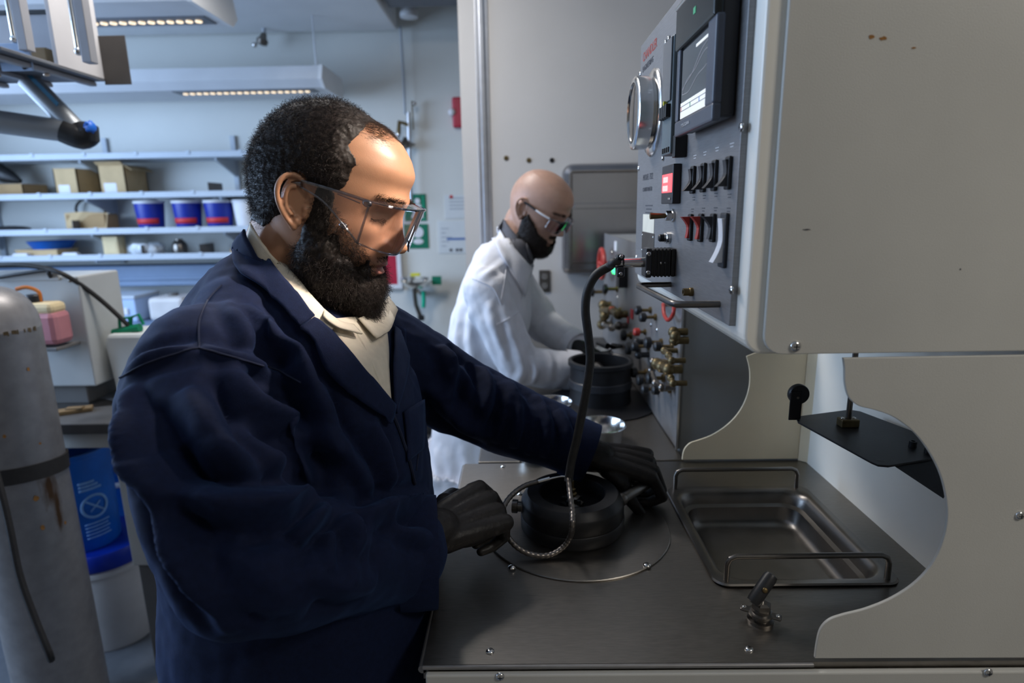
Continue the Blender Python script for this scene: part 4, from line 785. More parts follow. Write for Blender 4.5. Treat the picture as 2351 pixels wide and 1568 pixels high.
obj('drum_body', MB().lathe([(.13, 0), (.14, .01), (.14, .30), (.146, .305), (.146, .32), (.14, .325), (.14, .62), (.13, .63), (0, .63)], b2, n=40), 'tray_blue', B2); obj('white_strip', MB().grid([wrap(b2.x, b2.y, .1415, -1.5, [(u, w) for u in np.linspace(-.06, .09, 10)], .50) for w in (0, .022)]), 'label_white', B2, solid=.001)
carton2 = thing('brown_carton', 'tall brown cardboard carton behind the pails under the side bench', 'box', (-1.6, 2.58, 0)); obj('carton_body', MB().box((-1.80, 2.50, 0), (-1.42, 2.68, .86), .004), 'cardboard', carton2); obj('carton_flap', MB().box((-1.795, 2.49, .78), (-1.425, 2.502, .86), .002), 'cardboard', carton2)
b = MB(); x = -1.55; b.box((x-.055, 1.88, .775), (x+.045, 1.90, .885), .004); obj('paint_frame', b, 'bench_white', SB) if False else None
# ------------------------------------------------------------------ second station: console, worktop, vessel
C2X, C2Y0, C2Y1 = .363, 1.335, 2.60; W2 = .985
C2 = thing('valve_console', 'tall steel valve console in front of the white-coated man', 'console', (.6, 1.95, 0))
obj('console_body', MB().box((C2X+.006, C2Y0, .06), (.95, C2Y1, 1.43), .004), 'console_grey', C2)
pl2 = obj('valve_plate', MB().box((C2X, C2Y0-.004, W2+.004), (C2X+.005, C2Y1, 1.435), .001), 'steel_panel', C2)
obj('plate_edge', MB().box((C2X-.003, C2Y0-.008, W2+.004), (C2X+.001, C2Y0-.003, 1.435)), 'aluminium', pl2)
w2 = obj('console_worktop', MB().box((-.10, C2Y0-.055, W2-.03), (C2X+.004, C2Y1, W2), .003), 'steel_brushed', C2); obj('console_base', MB().box((-.07, C2Y0-.05, .06), (C2X+.006, C2Y1-.01, W2-.03), .004), 'enamel_cream', C2)
o2 = lambda px, py, dx=0.: at(px, py, X=C2X-dx)
def knob(px, py, r=.016, L=.03, m='black_plastic', stem='brass', name='valve_knob'):
    c = o2(px, py); s = obj('valve_stem', MB().lathe([(r*.7, 0), (r*.7, .006), (r*.35, .008), (r*.35, L)], c, NX, 12), stem, C2)
    b = MB().lathe([(r*.5, L-.004), (r, L), (r, L+.012), (r*.7, L+.016), (0, L+.017)], c, NX, 10); obj(name, b, m, s); return c
for px, py, r, L, m in ((1390, 670, .020, .05, 'black_plastic'), (1418, 663, .018, .04, 'black_plastic'), (1495, 712, .013, .03, 'black_plastic'), (1507, 728, .013, .03, 'black_plastic'), (1470, 800, .019, .03, 'black_plastic'), (1491, 795, .014, .035, 'black_plastic'), (1520, 786, .015, .03, 'black_plastic'), (1545, 795, .012, .03, 'black_plastic'), (1483, 762, .012, .02, 'red_plastic'), (1425, 711, .012, .025, 'red_plastic'), (1485, 855, .015, .03, 'black_plastic'), (1500, 872, .015, .03, 'black_plastic'), (1525, 868, .015, .03, 'black_plastic'), (1540, 895, .012, .03, 'black_plastic'), (1512, 893, .014, .03, 'black_plastic'), (1450, 770, .018, .02, 'black_metal')): knob(px, py, r, L, m)
def cluster(pts, r, name, m='brass_dark', L=.03):
    b = MB(); P = [o2(px, py, L) for px, py in pts]; b.tube(P, r, 8)
    for p in P: b.ell(p, (r*1.5, r*1.5, r*1.5), None, 10, 6)
    b.cyl(P[0], P[0]+Vector((L, 0, 0)), r); b.cyl(P[-1], P[-1]+Vector((L, 0, 0)), r); obj(name, b, m, C2)
cluster([(1385, 700), (1388, 725), (1382, 745)], .014, 'brass_manifold'); cluster([(1385, 712), (1405, 712), (1420, 722)], .012, 'brass_manifold'); cluster([(1388, 745), (1405, 752), (1420, 748)], .010, 'brass_manifold', 'steel_dark')
cluster([(1508, 835), (1520, 842), (1535, 848)], .010, 'brass_manifold'); cluster([(1525, 805), (1535, 815), (1542, 828)], .006, 'brass_tube'); cluster([(1530, 850), (1540, 868), (1545, 880)], .006, 'brass_tube'); cluster([(1500, 830), (1496, 850), (1505, 880), (1520, 890)], .007, 'brass_tube', 'steel_dark'); cluster([(1546, 762), (1550, 772), (1548, 782)], .008, 'brass_tube'); cluster([(1462, 785), (1466, 815)], .008, 'black_tube', 'black_plastic')
obj('red_loop', MB().tube([o2(1522, 700), o2(1523, 700, .02), o2(1525, 722, .025), o2(1534, 735, .025), o2(1545, 722, .025), o2(1548, 703, .02), o2(1548, 703)], .0045, 8, spline=4), 'red_plastic', C2)
for px, py, r in ((1418, 683, .006), (1495, 745, .006), (1509, 757, .006), (1420, 638, .006), (1405, 580, .008), (1546, 719, .006)): screw(C2, o2(px, py), NX, r, cross=False)
def tagp(px, py, w, h, m, name, dx=.004): c = o2(px, py); return obj(name, MB().box((C2X-dx, c.y-w/2, c.z-h/2), (C2X, c.y+w/2, c.z+h/2), .001), m, C2)
tagp(1415, 565, .05, .035, 'label_white', 'white_tag'); tagp(1452, 721, .035, .030, 'label_red', 'red_tag'); tagp(1438, 628, .06, .09, 'black_plastic', 'black_module', .03); tagp(1443, 735, .02, .02, 'label_red', 'red_tag')
c = o2(1405, 605); obj('red_handwheel', MB().tube([c+Vector((-.04, .075*math.cos(a), .055*math.sin(a))) for a in np.linspace(0, 2*math.pi, 28)], .009, 8).tube([c+Vector((-.04, 0, -.055)), c+Vector((-.04, 0, .055))], .006, 8).tube([c+Vector((-.04, -.07, 0)), c+Vector((-.04, .07, 0))], .006, 8).cyl(c+Vector((-.045, 0, 0)), c, .008), 'red_plastic', C2)
c = o2(1430, 621); obj('green_pilot', MB().lathe([(.012, 0), (.012, .03), (.010, .036), (0, .039)], c, NX, 18), 'green_led', C2)
q = o2(1408, 795, .08); lvv = obj('black_lever', MB().tube([o2(1425, 795), q, o2(1395, 795, .10), o2(1372, 788, .12)], [.008, .010, .010, .006], 10), 'black_plastic', C2)
q = o2(1390, 815, .07); obj('white_funnel', MB().lathe([(.012, -.03), (.016, 0), (.03, .03), (.028, .03), (.0, .0)], q, (-.2, -.2, 1), 18), 'label_white', C2)
# stainless panel on the partition wall
a, c = at(1291, 632, Y=PARTY-.06), at(1590, 370, Y=PARTY-.06)
SSW = thing('stainless_cabinet', 'stainless steel wall cabinet with a rounded shining frame behind the bald man', 'cabinet', ((a.x+c.x)/2, PARTY-.03, a.z))
P = rrect(a.x, a.z, c.x, c.z, .05, (0, 0, 1, 1), PARTY-.06, 8); obj('cabinet_shell', MB().prism(P, (0, .0595, 0)), 'stainless_dull', SSW, bev=.030)
a2, c2_ = at(1312, 620, Y=PARTY-.066), at(1570, 392, Y=PARTY-.066)
obj('cabinet_door', MB().box((a2.x, PARTY-.068, a2.z), (c2_.x, PARTY-.06, c2_.z), .003), 'stainless_dull', SSW); obj('door_edge', MB().box((a2.x-.006, PARTY-.070, a2.z), (a2.x, PARTY-.06, c2_.z), .001).box((a2.x, PARTY-.070, c2_.z), (c2_.x, PARTY-.06, c2_.z+.006), .001), 'steel_dark', SSW)
zc = at(1400, 472, Y=PARTY-.07).z; obj('door_rib', MB().box((a2.x+.01, PARTY-.072, zc-.012), (c2_.x-.01, PARTY-.067, zc+.012), .003), 'stainless_dull', SSW)
obj('door_shelf_lip', MB().box((a2.x+.003, PARTY-.071, a2.z+.03), (c2_.x-.01, PARTY-.067, a2.z+.036), .001), 'steel_dark', SSW)
for k, (px, py) in enumerate(((1162, 363), (1214, 368), (1267, 368))):
    obj('wall_anchor', MB().lathe([(.011, 0), (.011, .003), (.006, .004), (.006, .001), (0, .001)], at(px, py, Y=PARTY), (0, -1, 0), 14), 'brass_dark' if k < 2 else 'black_plastic', None, ('brass screw anchor in the partition wall, leftmost of three', 'brass screw anchor in the partition wall, middle of three', 'dark screw anchor in the partition wall nearest the stainless cabinet')[k], 'anchor', 'screw anchors in a row')
q = at(1250, 645, Y=PARTY); ou = thing('wall_outlet', 'grey steel wall outlet on the partition wall', 'outlet', q); obj('outlet_plate', MB().box((q.x-.026, PARTY-.008, q.z-.052), (q.x+.026, PARTY, q.z+.052), .003), 'steel_tray', ou)
for s in (-1, 1): obj('socket_face', MB().lathe([(.015, 0), (.015, .003), (0, .0035)], (q.x, PARTY-.008, q.z+s*.022), (0, -1, 0), 18), 'bench_grey', ou)
# pot and bowls on the second worktop
pc = Vector((.232, 1.70, W2)); PT = thing('slurry_pot', 'black round pot the white-coated man reaches into', 'pot', pc)
obj('pot_body', MB().lathe([(.105, 0), (.108, .004), (.090, .008), (.088, .03), (.088, .112), (.094, .116), (.094, .128), (.085, .130), (.081, .126), (.081, .03), (0, .028)], pc, n=44), 'black_metal', PT); obj('pot_collar', MB().lathe([(.089, .05), (.0915, .052), (.0915, .072), (.089, .074)], pc, n=44, caps=False), 'charcoal_plastic', PT); obj('base_disc', MB().lathe([(.16, 0), (.162, .003), (.158, .006), (0, .007)], pc+Vector((.0, -.01, .0002)), n=48), 'black_metal', PT)
def cup(px, py, r, h, label, name, z=W2):
    c = at(px, py, Z=z+h); c = Vector((c.x, c.y, z)); t = thing(name, label, 'cup' if h > .06 else 'bowl', c, 'steel vessels on the second worktop')
    obj('vessel_wall', MB().lathe([(r*.8, 0), (r*.86, .003), (r*.96, h-.006), (r, h-.003), (r*1.03, h), (r*.98, h+.001), (r*.92, h-.006), (r*.82, .008), (0, .006)], c, n=40), 'steel_bright', t); obj('vessel_rim', MB().tube([c+Vector((r*1.02*math.cos(a), r*1.02*math.sin(a), h)) for a in np.linspace(0, 2*math.pi, 41)], .0018, 6), 'steel_bright', t); return t
cup(1268, 922, .052, .06, 'steel cup on the second worktop in front of the bald man', 'steel_cup'); cup(1378, 974, .060, .045, 'low steel bowl just beyond the reaching sleeve', 'steel_bowl'); cup(1222, 1018, .034, .05, 'small steel cup just past the corner of the near worktop', 'steel_cup')
# ------------------------------------------------------------------ people: tools
mat('skin', (.46, .235, .135), .40, 0, .07, 45, bump=.10, bscale=900, sss=.10, spec=.55); mat('skin_pale', (.50, .30, .22), .42, 0, .06, 45, bump=.08, bscale=700, sss=.10)
mat('lip', (.33, .13, .10), .38, 0, .08, 60); mat('hair_dark', (.018, .012, .009), .55, 0, .4, 300, spec=.35); mat('hair_brown', (.045, .027, .018), .42, 0, .4, 300, spec=.7); mat('stubble', (.10, .068, .055), .6, 0, .25, 200)
mat('navy_cloth', (.0046, .0096, .036), .82, 0, .16, 160, bump=.35, bscale=1500, spec=.25); mat('navy_seam', (.009, .015, .042), .85, 0, .2, 160); mat('shirt_cream', (.66, .60, .49), .8, 0, .05, 90, bump=.3, bscale=900); mat('shirt_grey', (.11, .11, .125), .8, 0, .15, 300, bump=.3, bscale=900)
mat('glove_black', (.010, .008, .0075), .48, 0, .25, 60, bump=.35, bscale=140, spec=.45); mat('trouser_dark', (.03, .032, .04), .85, 0, .15, 80); mat('shoe_black', (.015, .015, .016), .45); mat('eye_white', (.7, .68, .65), .2); mat('eye_dark', (.03, .018, .012), .15)
for m_ in ('navy_cloth',):
    b_ = MATS[m_].node_tree.nodes['Principled BSDF']; b_.inputs['Sheen Weight'].default_value = .12; b_.inputs['Sheen Tint'].default_value = (.15, .35, .9, 1); b_.inputs['Sheen Roughness'].default_value = .4
def blob(mb, voxel, smooth=3, fac=.5):
    """union of overlapping closed shapes as one smooth skin"""
    me = mb.mesh('tmp'); o = bpy.data.objects.new('tmp', me); COL.objects.link(o)
    r = o.modifiers.new('r', 'REMESH'); r.mode = 'VOXEL'; r.voxel_size = voxel; r.adaptivity = 0
    if smooth: s = o.modifiers.new('s', 'SMOOTH'); s.factor = fac; s.iterations = smooth
    dg = bpy.context.evaluated_depsgraph_get(); out = bpy.data.meshes.new_from_object(o.evaluated_get(dg))
    bpy.data.objects.remove(o); bpy.data.meshes.remove(me); out.polygons.foreach_set('use_smooth', [True]*len(out.polygons)); return out
def coords(me): a = np.empty(len(me.vertices)*3); me.vertices.foreach_get('co', a); return a.reshape(-1, 3)
def normals(me): a = np.empty(len(me.vertices)*3); me.vertices.foreach_get('normal', a); return a.reshape(-1, 3)
def setco(me, a): me.vertices.foreach_set('co', a.ravel()); me.update()
def limb(mb, pts, rad, n=20, k=6):
    P = catmull(pts, k); R = list(np.interp(np.linspace(0, 1, len(P)), np.linspace(0, 1, len(rad)), rad)); mb.tube(P, R, n)
    for p, r in ((P[0], R[0]), (P[-1], R[-1])): mb.ell(p, (r, r, r), None, n, 10)
    return mb
def rings(mb, rows, n=40, e=2.4):
    """torso: rows of (cx, cy, z, rx, ry), super-ellipse sections"""
    G = []
    for cx_, cy_, z, rx, ry in rows:
        G.append([(cx_+rx*math.copysign(abs(math.cos(t))**(2/e), math.cos(t)), cy_+ry*math.copysign(abs(math.sin(t))**(2/e), math.sin(t)), z) for t in [2*math.pi*k/n for k in range(n)]])
    o = len(mb.v); mb.grid(G, True, True); mb.f.append([o+k for k in range(n)]); mb.sm.append(True); q = len(mb.v)-n; mb.f.append([q+k for k in range(n)]); mb.sm.append(True); return mb
def densify(rows, k=4):
    R = [Vector(r[:3]).to_tuple()+tuple(r[3:]) for r in rows]; out = []
    A = np.array(R); t = np.linspace(0, len(R)-1, (len(R)-1)*k+1)
    return [tuple(np.interp(x, range(len(R)), A[:, c]) for c in range(5)) for x in t]
def bvh(me): return BVHTree.FromPolygons([v.co for v in me.vertices], [p.vertices[:] for p in me.polygons])
def hit(tree, px, py):
    r = Vector(ray(px, py)); o = Vector((0, 0, EYE)); h = tree.ray_cast(o, r.normalized()); return (h[0], h[1]) if h[0] else (None, None)
def polyd(V, P):
    """distance of many points to a polyline"""
    best = np.full(len(V), 9.); par = np.zeros(len(V)); n = len(P)-1
    for i, (a, b) in enumerate(zip(P[:-1], P[1:])):
        a = np.array(a); d = np.array(b)-a; L = d @ d+1e-12; t = np.clip(((V-a) @ d)/L, 0, 1); q = np.linalg.norm(V-a-t[:, None]*d, axis=1); m = q < best
        best[m] = q[m]; par[m] = (i+t[m])/n
    return best, np.sin(np.pi*np.clip(par, 0, 1))**.7
def folds(me, tree, lines):
    V = coords(me); N = normals(me); D = np.zeros(len(V))
    for pts, amp, sig in lines:
        if isinstance(pts[0], Vector): P = pts
        else:
            P = []
            for px, py in catmull([(x, y, 0) for x, y in pts], 4) and [(v.x, v.y) for v in catmull([Vector((x, y, 0)) for x, y in pts], 4)]:
                h, _ = hit(tree, px, py)
                if h: P.append(h)
        if len(P) < 2: continue
        P = [np.array(p) for p in P]; lo = np.min(P, 0)-sig*4; hi = np.max(P, 0)+sig*4
        idx = np.where(((V > lo) & (V < hi)).all(1))[0]
        if not len(idx): continue
        d, tp = polyd(V[idx], P); D[idx] += amp*tp*(np.exp(-(d/sig)**2)-.45*np.exp(-((d-1.9*sig)/(sig*.9))**2))
    setco(me, V+N*D[:, None])
def wrinkle(me, amp, freq, seed=0, aniso=(1, 1, .45)):
    V = coords(me); N = normals(me); rs = np.random.RandomState(seed); D = np.zeros(len(V))
    for k in range(14):
        d = rs.normal(size=3)*np.array(aniso); d /= np.linalg.norm(d); f = freq*rs.uniform(.5, 1.8); ph = rs.uniform(0, 6.28); d2 = rs.normal(size=3)
        D += np.sin((V @ d)*f+ph+1.4*np.sin((V @ d2)*f*.35+ph*2))/14
    setco(me, V+N*(D*amp*2.2)[:, None])
def ruled(tree, A, B, nu, nv, off, off2=None, spline=4):
    """cloth patch lying on a body between two lines drawn on it"""
    def samp(L):
        P = catmull([Vector((x, y, 0)) for x, y in L], spline); s = np.linspace(0, len(P)-1, nu); return [P[int(i)].lerp(P[min(int(i)+1, len(P)-1)], i-int(i)) for i in s]
    a, b = samp(A), samp(B); G = []
    for j in range(nv):
        t = j/(nv-1); row = []; last = None
        for p, q in zip(a, b):
            m = p.lerp(q, t); h, n = hit(tree, m.x, m.y)
            o_ = off if off2 is None else off+(off2-off)*t
            row.append((h+n*o_) if h else None)
        G.append(row)
    flat_ = [p for r in G for p in r if p is not None]
    for r in G:
        for i, p in enumerate(r):
            if p is None: r[i] = min(flat_, key=lambda q: abs(0)) if not any(r) else next(q for q in (r[:i][::-1]+r[i+1:]) if q is not None)
    return MB().grid(G)
def strands(V, N, W, count, length, curl, rad, down=.3, seed=1, segs=5, lay=None, jitter=.35):
    """many fine curled hairs rooted on given points"""
    rs = np.random.RandomState(seed); p = W/W.sum(); idx = rs.choice(len(V), count, p=p); b = MB(); vs = []; fs = []
    for q, i in enumerate(idx):
        n = Vector(N[i]); L = length*rs.uniform(.6, 1.25)*(W[i]**.5); a = n.orthogonal().normalized(); c = n.cross(a); th = rs.uniform(0, 6.28); cr_ = curl*rs.uniform(.5, 1.4)
        d = (n+Vector(rs.normal(size=3))*jitter+Vector((0, 0, -down))+(lay if lay is not None else Vector((0, 0, 0)))).normalized(); root = Vector(V[i])-n*.002; pts = []
        tw = rs.uniform(2.5, 5.5)
        for k in range(segs+1):
            t = k/segs; pts.append(root+d*(L*t)+(a*math.cos(th+tw*t)+c*math.sin(th+tw*t))*cr_*(.25+t)+Vector((0, 0, -down*L*.4*t*t)))
        o = len(vs); u0 = None
        for k, pp in enumerate(pts):
            tg = (pts[min(k+1, segs)]-pts[max(k-1, 0)]).normalized(); u = tg.orthogonal().normalized() if u0 is None else (u0-tg*u0.dot(tg)).normalized(); u0 = u; w = tg.cross(u); r = rad*(1-.55*k/segs)
            for e in range(3): an = e*2.0944; vs.append(pp+(u*math.cos(an)+w*math.sin(an))*r)
        for k in range(segs):
            for e in range(3): fs.append([o+k*3+e, o+k*3+(e+1) % 3, o+k*3+3+(e+1) % 3, o+k*3+3+e])
    m = bpy.data.meshes.new('hair'); m.from_pydata([tuple(v) for v in vs], [], fs); m.polygons.foreach_set('use_smooth', [True]*len(fs)); m.update(); return m
def join_meshes(L):
    bm = bmesh.new()
    for m in L: bm.from_mesh(m)
    out = bpy.data.meshes.new('j'); bm.to_mesh(out); bm.free(); out.polygons.foreach_set('use_smooth', [True]*len(out.polygons)); return out
def rotm(yaw, pitch, roll=0.): return Matrix.Rotation(yaw, 3, 'Z') @ Matrix.Rotation(pitch, 3, 'Y') @ Matrix.Rotation(roll, 3, 'X')
_T = {}
def ip(z, zs, xs):
    """table look-up, rounded off so that no facets show"""
    k = id(xs)
    if k not in _T:
        g = np.linspace(-.121, .131, 505); f = np.interp(g, zs[::-1], xs[::-1]); w = np.exp(-(np.arange(-24, 25)/10.)**2); w /= w.sum()
        s = np.convolve(np.concatenate([np.full(24, f[0]), f, np.full(24, f[-1])]), w, 'valid'); m = np.clip((.112-g)/.012, 0, 1)*np.clip((g+.112)/.01, 0, 1); _T[k] = (g, s*m+f*(1-m))
    return np.interp(z, *_T[k])
ZP = [.131, .127, .120, .110, .094, .076, .066, .058, .047, .036, .022, .010, -.005, -.030, -.044, -.060, -.070, -.090, -.105, -.115, -.120]
XFp = [.002, .030, .050, .072, .089, .0995, .0990, .0965, .0975, .0975, .0920, .0890, .0880, .0890, .0905, .0890, .0870, .0880, .0850, .0760, .0600]
XBp = [-.008, -.034, -.054, -.072, -.088, -.098, -.102, -.105, -.1075, -.109, -.1085, -.106, -.100, -.086, -.074, -.052, -.036, -.010, .006, .022, .036]
WP_ = [.004, .030, .045, .057, .067, .0735, .0755, .0765, .077, .077, .0765, .0755, .074, .070, .0675, .063, .060, .052, .042, .030, .018]
def head_shape(nz=110, nt=150):
    """head surface in head space: x forward, y left, z up, origin between the ear canals"""
    zs = np.concatenate([np.linspace(-.120, .110, nz), .110+.0212*np.sin(np.linspace(0, 1, 16)[1:]*math.pi/2)]); th = np.linspace(0, 2*math.pi, nt, endpoint=False); G = []
    for z in zs:
        xf, xb, w = ip(z, ZP, XFp), ip(z, ZP, XBp), ip(z, ZP, WP_); xc = xb+(xf-xb)*.46
        c, s = np.cos(th), np.sin(th); fr = np.clip((.06-abs(z+.02))/.05, 0, 1)
        x = xc+np.where(c > 0, (xf-xc)*np.sign(c)*np.abs(c)**(1-.10*fr), (xc-xb)*np.sign(c)*np.abs(c)); y = w*np.sign(s)*np.abs(s)**.93
        G.append(np.stack([x, y, np.full_like(x, z)], 1))
    A = np.array(G); x, y, z = A[..., 0], A[..., 1], A[..., 2]; f = np.clip((x-.03)/.03, 0, 1); g = lambda u, s: np.exp(-(u/s)**2)
    nz_ = np.interp(z, [-.040, -.036, -.031, -.025, -.018, -.010, .0, .010, .020, .030, .042], [0, .003, .013, .027, .031, .0265, .0195, .0145, .0090, .0050, 0]); sg = np.interp(z, [-.035, -.020, 0, .03], [.0135, .0125, .0085, .0095])
    dx = nz_*g(y, sg)
    for s in (-1, 1):
        dx = dx+.011*g(y-s*.0155, .0065)*g(z+.0245, .0085)                       # nostril wings
        dx = dx-.0105*g(y-s*.031, .014)*g(z-.016, .0115)+.0055*g(y-s*.031, .011)*g(z-.012, .0062)   # eye socket, lid
        dx = dx+.0045*g(y-s*.026, .022)*g(z-.040, .0075)                         # brow ridge
        dx = dx+.0040*g(y-s*.046, .014)*g(z+.006, .014)-.003*g(y-s*.047, .012)*g(z+.045, .016)
    dx = dx+.0070*g(y, .021)*g(z+.0485, .0055)+.0075*g(y, .019)*g(z+.0605, .0060)-.0075*g(y, .026)*g(z+.0545, .0028)-.004*g(y, .02)*g(z+.071, .006)+.004*g(y, .016)*g(z+.092, .012)
    A[..., 0] = x+dx*f
    return A
def ear_parts(mb, M, O, side, sc=1.):
    """one ear: helix rim, antihelix, lobe, bowl, tragus"""
    def T(u, v, w):   # u forward, v up in the ear's plane; w outwards
        a = math.radians(24); p = Vector((u*math.cos(a), 0, 0))+Vector((0, side*(u*-math.sin(a)), 0))+Vector((0, side*w, v)); p = Vector((p.x-.010-.16*v, p.y+side*.076, p.z+.001))
        return O+M @ (p*sc)
    P = [T(*q) for q in ((.010, .006, .002), (.012, .016, .003), (.008, .028, .004), (-.004, .034, .005), (-.015, .030, .007), (-.0215, .018, .009), (-.0215, .003, .009), (-.016, -.011, .008), (-.009, -.021, .006), (-.002, -.028, .004))]
    mb.tube(catmull(P, 5), [.0028, .0031, .0034, .0036, .0036, .0036, .0034, .0032, .0034, .0040], 10)
    P = [T(*q) for q in ((-.002, .022, .005), (-.010, .018, .006), (-.013, .006, .007), (-.011, -.006, .007), (-.005, -.014, .005))]; mb.tube(catmull(P, 4), .0032, 10)
    for u, v, w, r in ((-.003, -.026, .003, .0055), (.001, -.020, .003, .0055), (.010, -.003, .003, .0045), (.009, -.010, .002, .0045)): mb.ell(T(u, v, w), (r*sc, r*sc, r*1.25*sc), None, 14, 10)
    n = 22; vs = []
    for k in range(3): vs.append([T(-.006+.0155*math.cos(t)*(1-.06*k)-.001, .004+.0285*math.sin(t)*(1-.06*k), -.004+.0035*k) for t in np.linspace(0, 2*math.pi, n, endpoint=False)])
    o = len(mb.v); mb.grid(vs, True, True); mb.f.append([o+k for k in range(n)]); mb.sm.append(True); q = len(mb.v)-n; mb.f.append([q+k for k in range(n)]); mb.sm.append(True)
    mb.ell(T(.004, .0, -.008), (.014*sc, .010*sc, .026*sc), M, 16, 10)
def glove(M4, curl, spread, thumb, side, scale=1.0, voxel=.0020, stub=.07):
    """hand in a tight glove. x to the fingertips, z out of the back of the hand, thumb at +y*side; curl per finger (mcp, pip, dip) in degrees"""
    mb = MB(); S = side
    limb(mb, [(-stub, 0, 0), (-stub*.4, 0, 0), (.0, 0, 0)], [.034 if stub > .05 else .029, .031 if stub > .05 else .028, .028], 18, 4)
    for y, r in ((.026, .0155), (.009, .0165), (-.009, .016), (-.025, .0145)): limb(mb, [(.0, y*.6*S, 0), (.045, y*.95*S, .002), (.088, y*1.22*S, .001)], [.018, r*1.02, r*.82], 14, 4)
    mb.ell((.035, .022*S, -.012), (.036, .018, .016)); mb.ell((.05, -.02*S, -.010), (.040, .015, .014))
    base = ((.090, .034), (.095, .0115), (.091, -.0115), (.083, -.033)); lens = ((.043, .027, .021), (.047, .031, .022), (.043, .029, .021), (.034, .021, .019))
    for f in range(4):
        p = Vector((base[f][0], base[f][1]*S, .002)); sp = math.radians(spread[f])*S; ang = 0.; P = [p-Vector((.015, 0, 0)), p]; r0 = (.0098, .0100, .0095, .0084)[f]
        for k in range(3):
            ang += math.radians(curl[f][k]); d = Vector((math.cos(ang)*math.cos(sp), math.cos(ang)*math.sin(sp), -math.sin(ang))); p = p+d*lens[f][k]; P.append(p)
        for a, c, ra, rb in zip(P[:-1], P[1:], (r0*1.12, r0*1.08, r0, r0*.9), (r0*1.08, r0, r0*.92, r0*.78)): limb(mb, [a, c], [ra, rb], 14, 2)
    P = [Vector((.018, .020*S, -.008)), Vector((.040, .042*S, -.014))]; a, e, bnd = (math.radians(x) for x in thumb); d = Vector((math.cos(a), math.sin(a)*S, -math.sin(e))).normalized(); P.append(P[-1]+d*.034); a2 = a-bnd; d = Vector((math.cos(a2), math.sin(a2)*S, -math.sin(e*1.3))).normalized(); P.append(P[-1]+d*.028)
    for p, q, ra, rb in zip(P[:-1], P[1:], (.018, .0135, .0115), (.0140, .0118, .0090)): limb(mb, [p, q], [ra, rb], 14, 2)
    me = blob(mb, voxel, 2); me.transform(M4 @ Matrix.Scale(scale, 4)); return me
def frame(o, x, z):
    x = Vector(x).normalized(); z = Vector(z); z = (z-x*z.dot(x)).normalized(); y = z.cross(x); return Matrix(((x.x, y.x, z.x, o[0]), (x.y, y.y, z.y, o[1]), (x.z, y.z, z.z, o[2]), (0, 0, 0, 1)))
# ------------------------------------------------------------------ the man in the navy coat
HM = rotm(math.radians(-6), math.radians(20)); HO = Vector((-.2574, .8451, 1.553)); hw = lambda x, y, z: HO+HM @ Vector((x, y, z))
A = head_shape(); hb_ = MB(); hb_.grid([[hw(*p) for p in row] for row in A], True, True); nt_ = A.shape[1]; hb_.f.append([k for k in range(nt_)]); hb_.sm.append(True); q_ = len(hb_.v)-nt_; hb_.f.append([q_+k for k in range(nt_)]); hb_.sm.append(True)
ear_parts(hb_, HM, HO, -1); ear_parts(hb_, HM, HO, 1)
NB = Vector((-.352, .852, 1.435))    # base of the neck
limb(hb_, [hw(-.030, 0, -.020), hw(-.045, 0, -.075), NB+Vector((.012, 0, .02)), NB], [.058, .057, .062, .070])
head = blob(hb_, .0016, 2, .4)
bb = MB()                            # the rest of the body, under the clothes
rings(bb, densify([(-.335, .85, .86, .09, .15), (-.33, .85, 1.0, .10, .15), (-.33, .85, 1.2, .11, .16), (-.335, .85, 1.36, .10, .165), (-.345, .85, 1.43, .06, .10)]))
S0, S1, S2, S3 = at(480, 850, d=.725), at(464, 950, d=.695), at(500, 1130, d=.665), at(555, 1288, d=.645)
RS, RE, RW = S0+Vector((.02, .03, -.01)), S3, at(968, 1240, d=.83); LS, LE, LW = Vector((-.315, 1.025, 1.365)), Vector((-.10, 1.10, 1.185)), Vector((.125, 1.065, 1.098))
limb(bb, [RS, S2, RE], [.045, .04, .035]); limb(bb, [RE, RW], [.035, .028]); limb(bb, [LS, LE], [.045, .035]); limb(bb, [LE, LW], [.035, .028]); limb(bb, [RS+Vector((0, .03, -.02)), NB+Vector((0, 0, -.03)), LS+Vector((0, -.03, -.02))], [.035, .055, .035])
for y in (.76, .94): limb(bb, [(-.335, y, .92), (-.335, y, .50), (-.345, y, .08)], [.080, .055, .038])
body2 = blob(bb, .008, 2)
P1 = obj('person', join_meshes([head, body2]), 'skin', None, 'bearded man in a navy lab coat leaning over the machine', 'person')
P1.data.materials.append(MATS['lip'])
pv = HM.transposed()
def loc_of(me): return (coords(me)-np.array(HO)) @ np.array(HM)
# lips take their own colour
c0 = coords(P1.data)+np.array(WM[P1.name].translation); Lc = (c0-np.array(HO)) @ np.array(HM)
lipv = (Lc[:, 0] > .088) & (np.abs(Lc[:, 1]) < .024) & (np.abs(Lc[:, 2]+.0545) < .0115*(1-(Lc[:, 1]/.027)**2))
fi = np.array([lipv[list(p.vertices)].all() for p in P1.data.polygons]); mi = np.zeros(len(fi), dtype=np.int32); mi[fi] = 1; P1.data.polygons.foreach_set('material_index', mi)
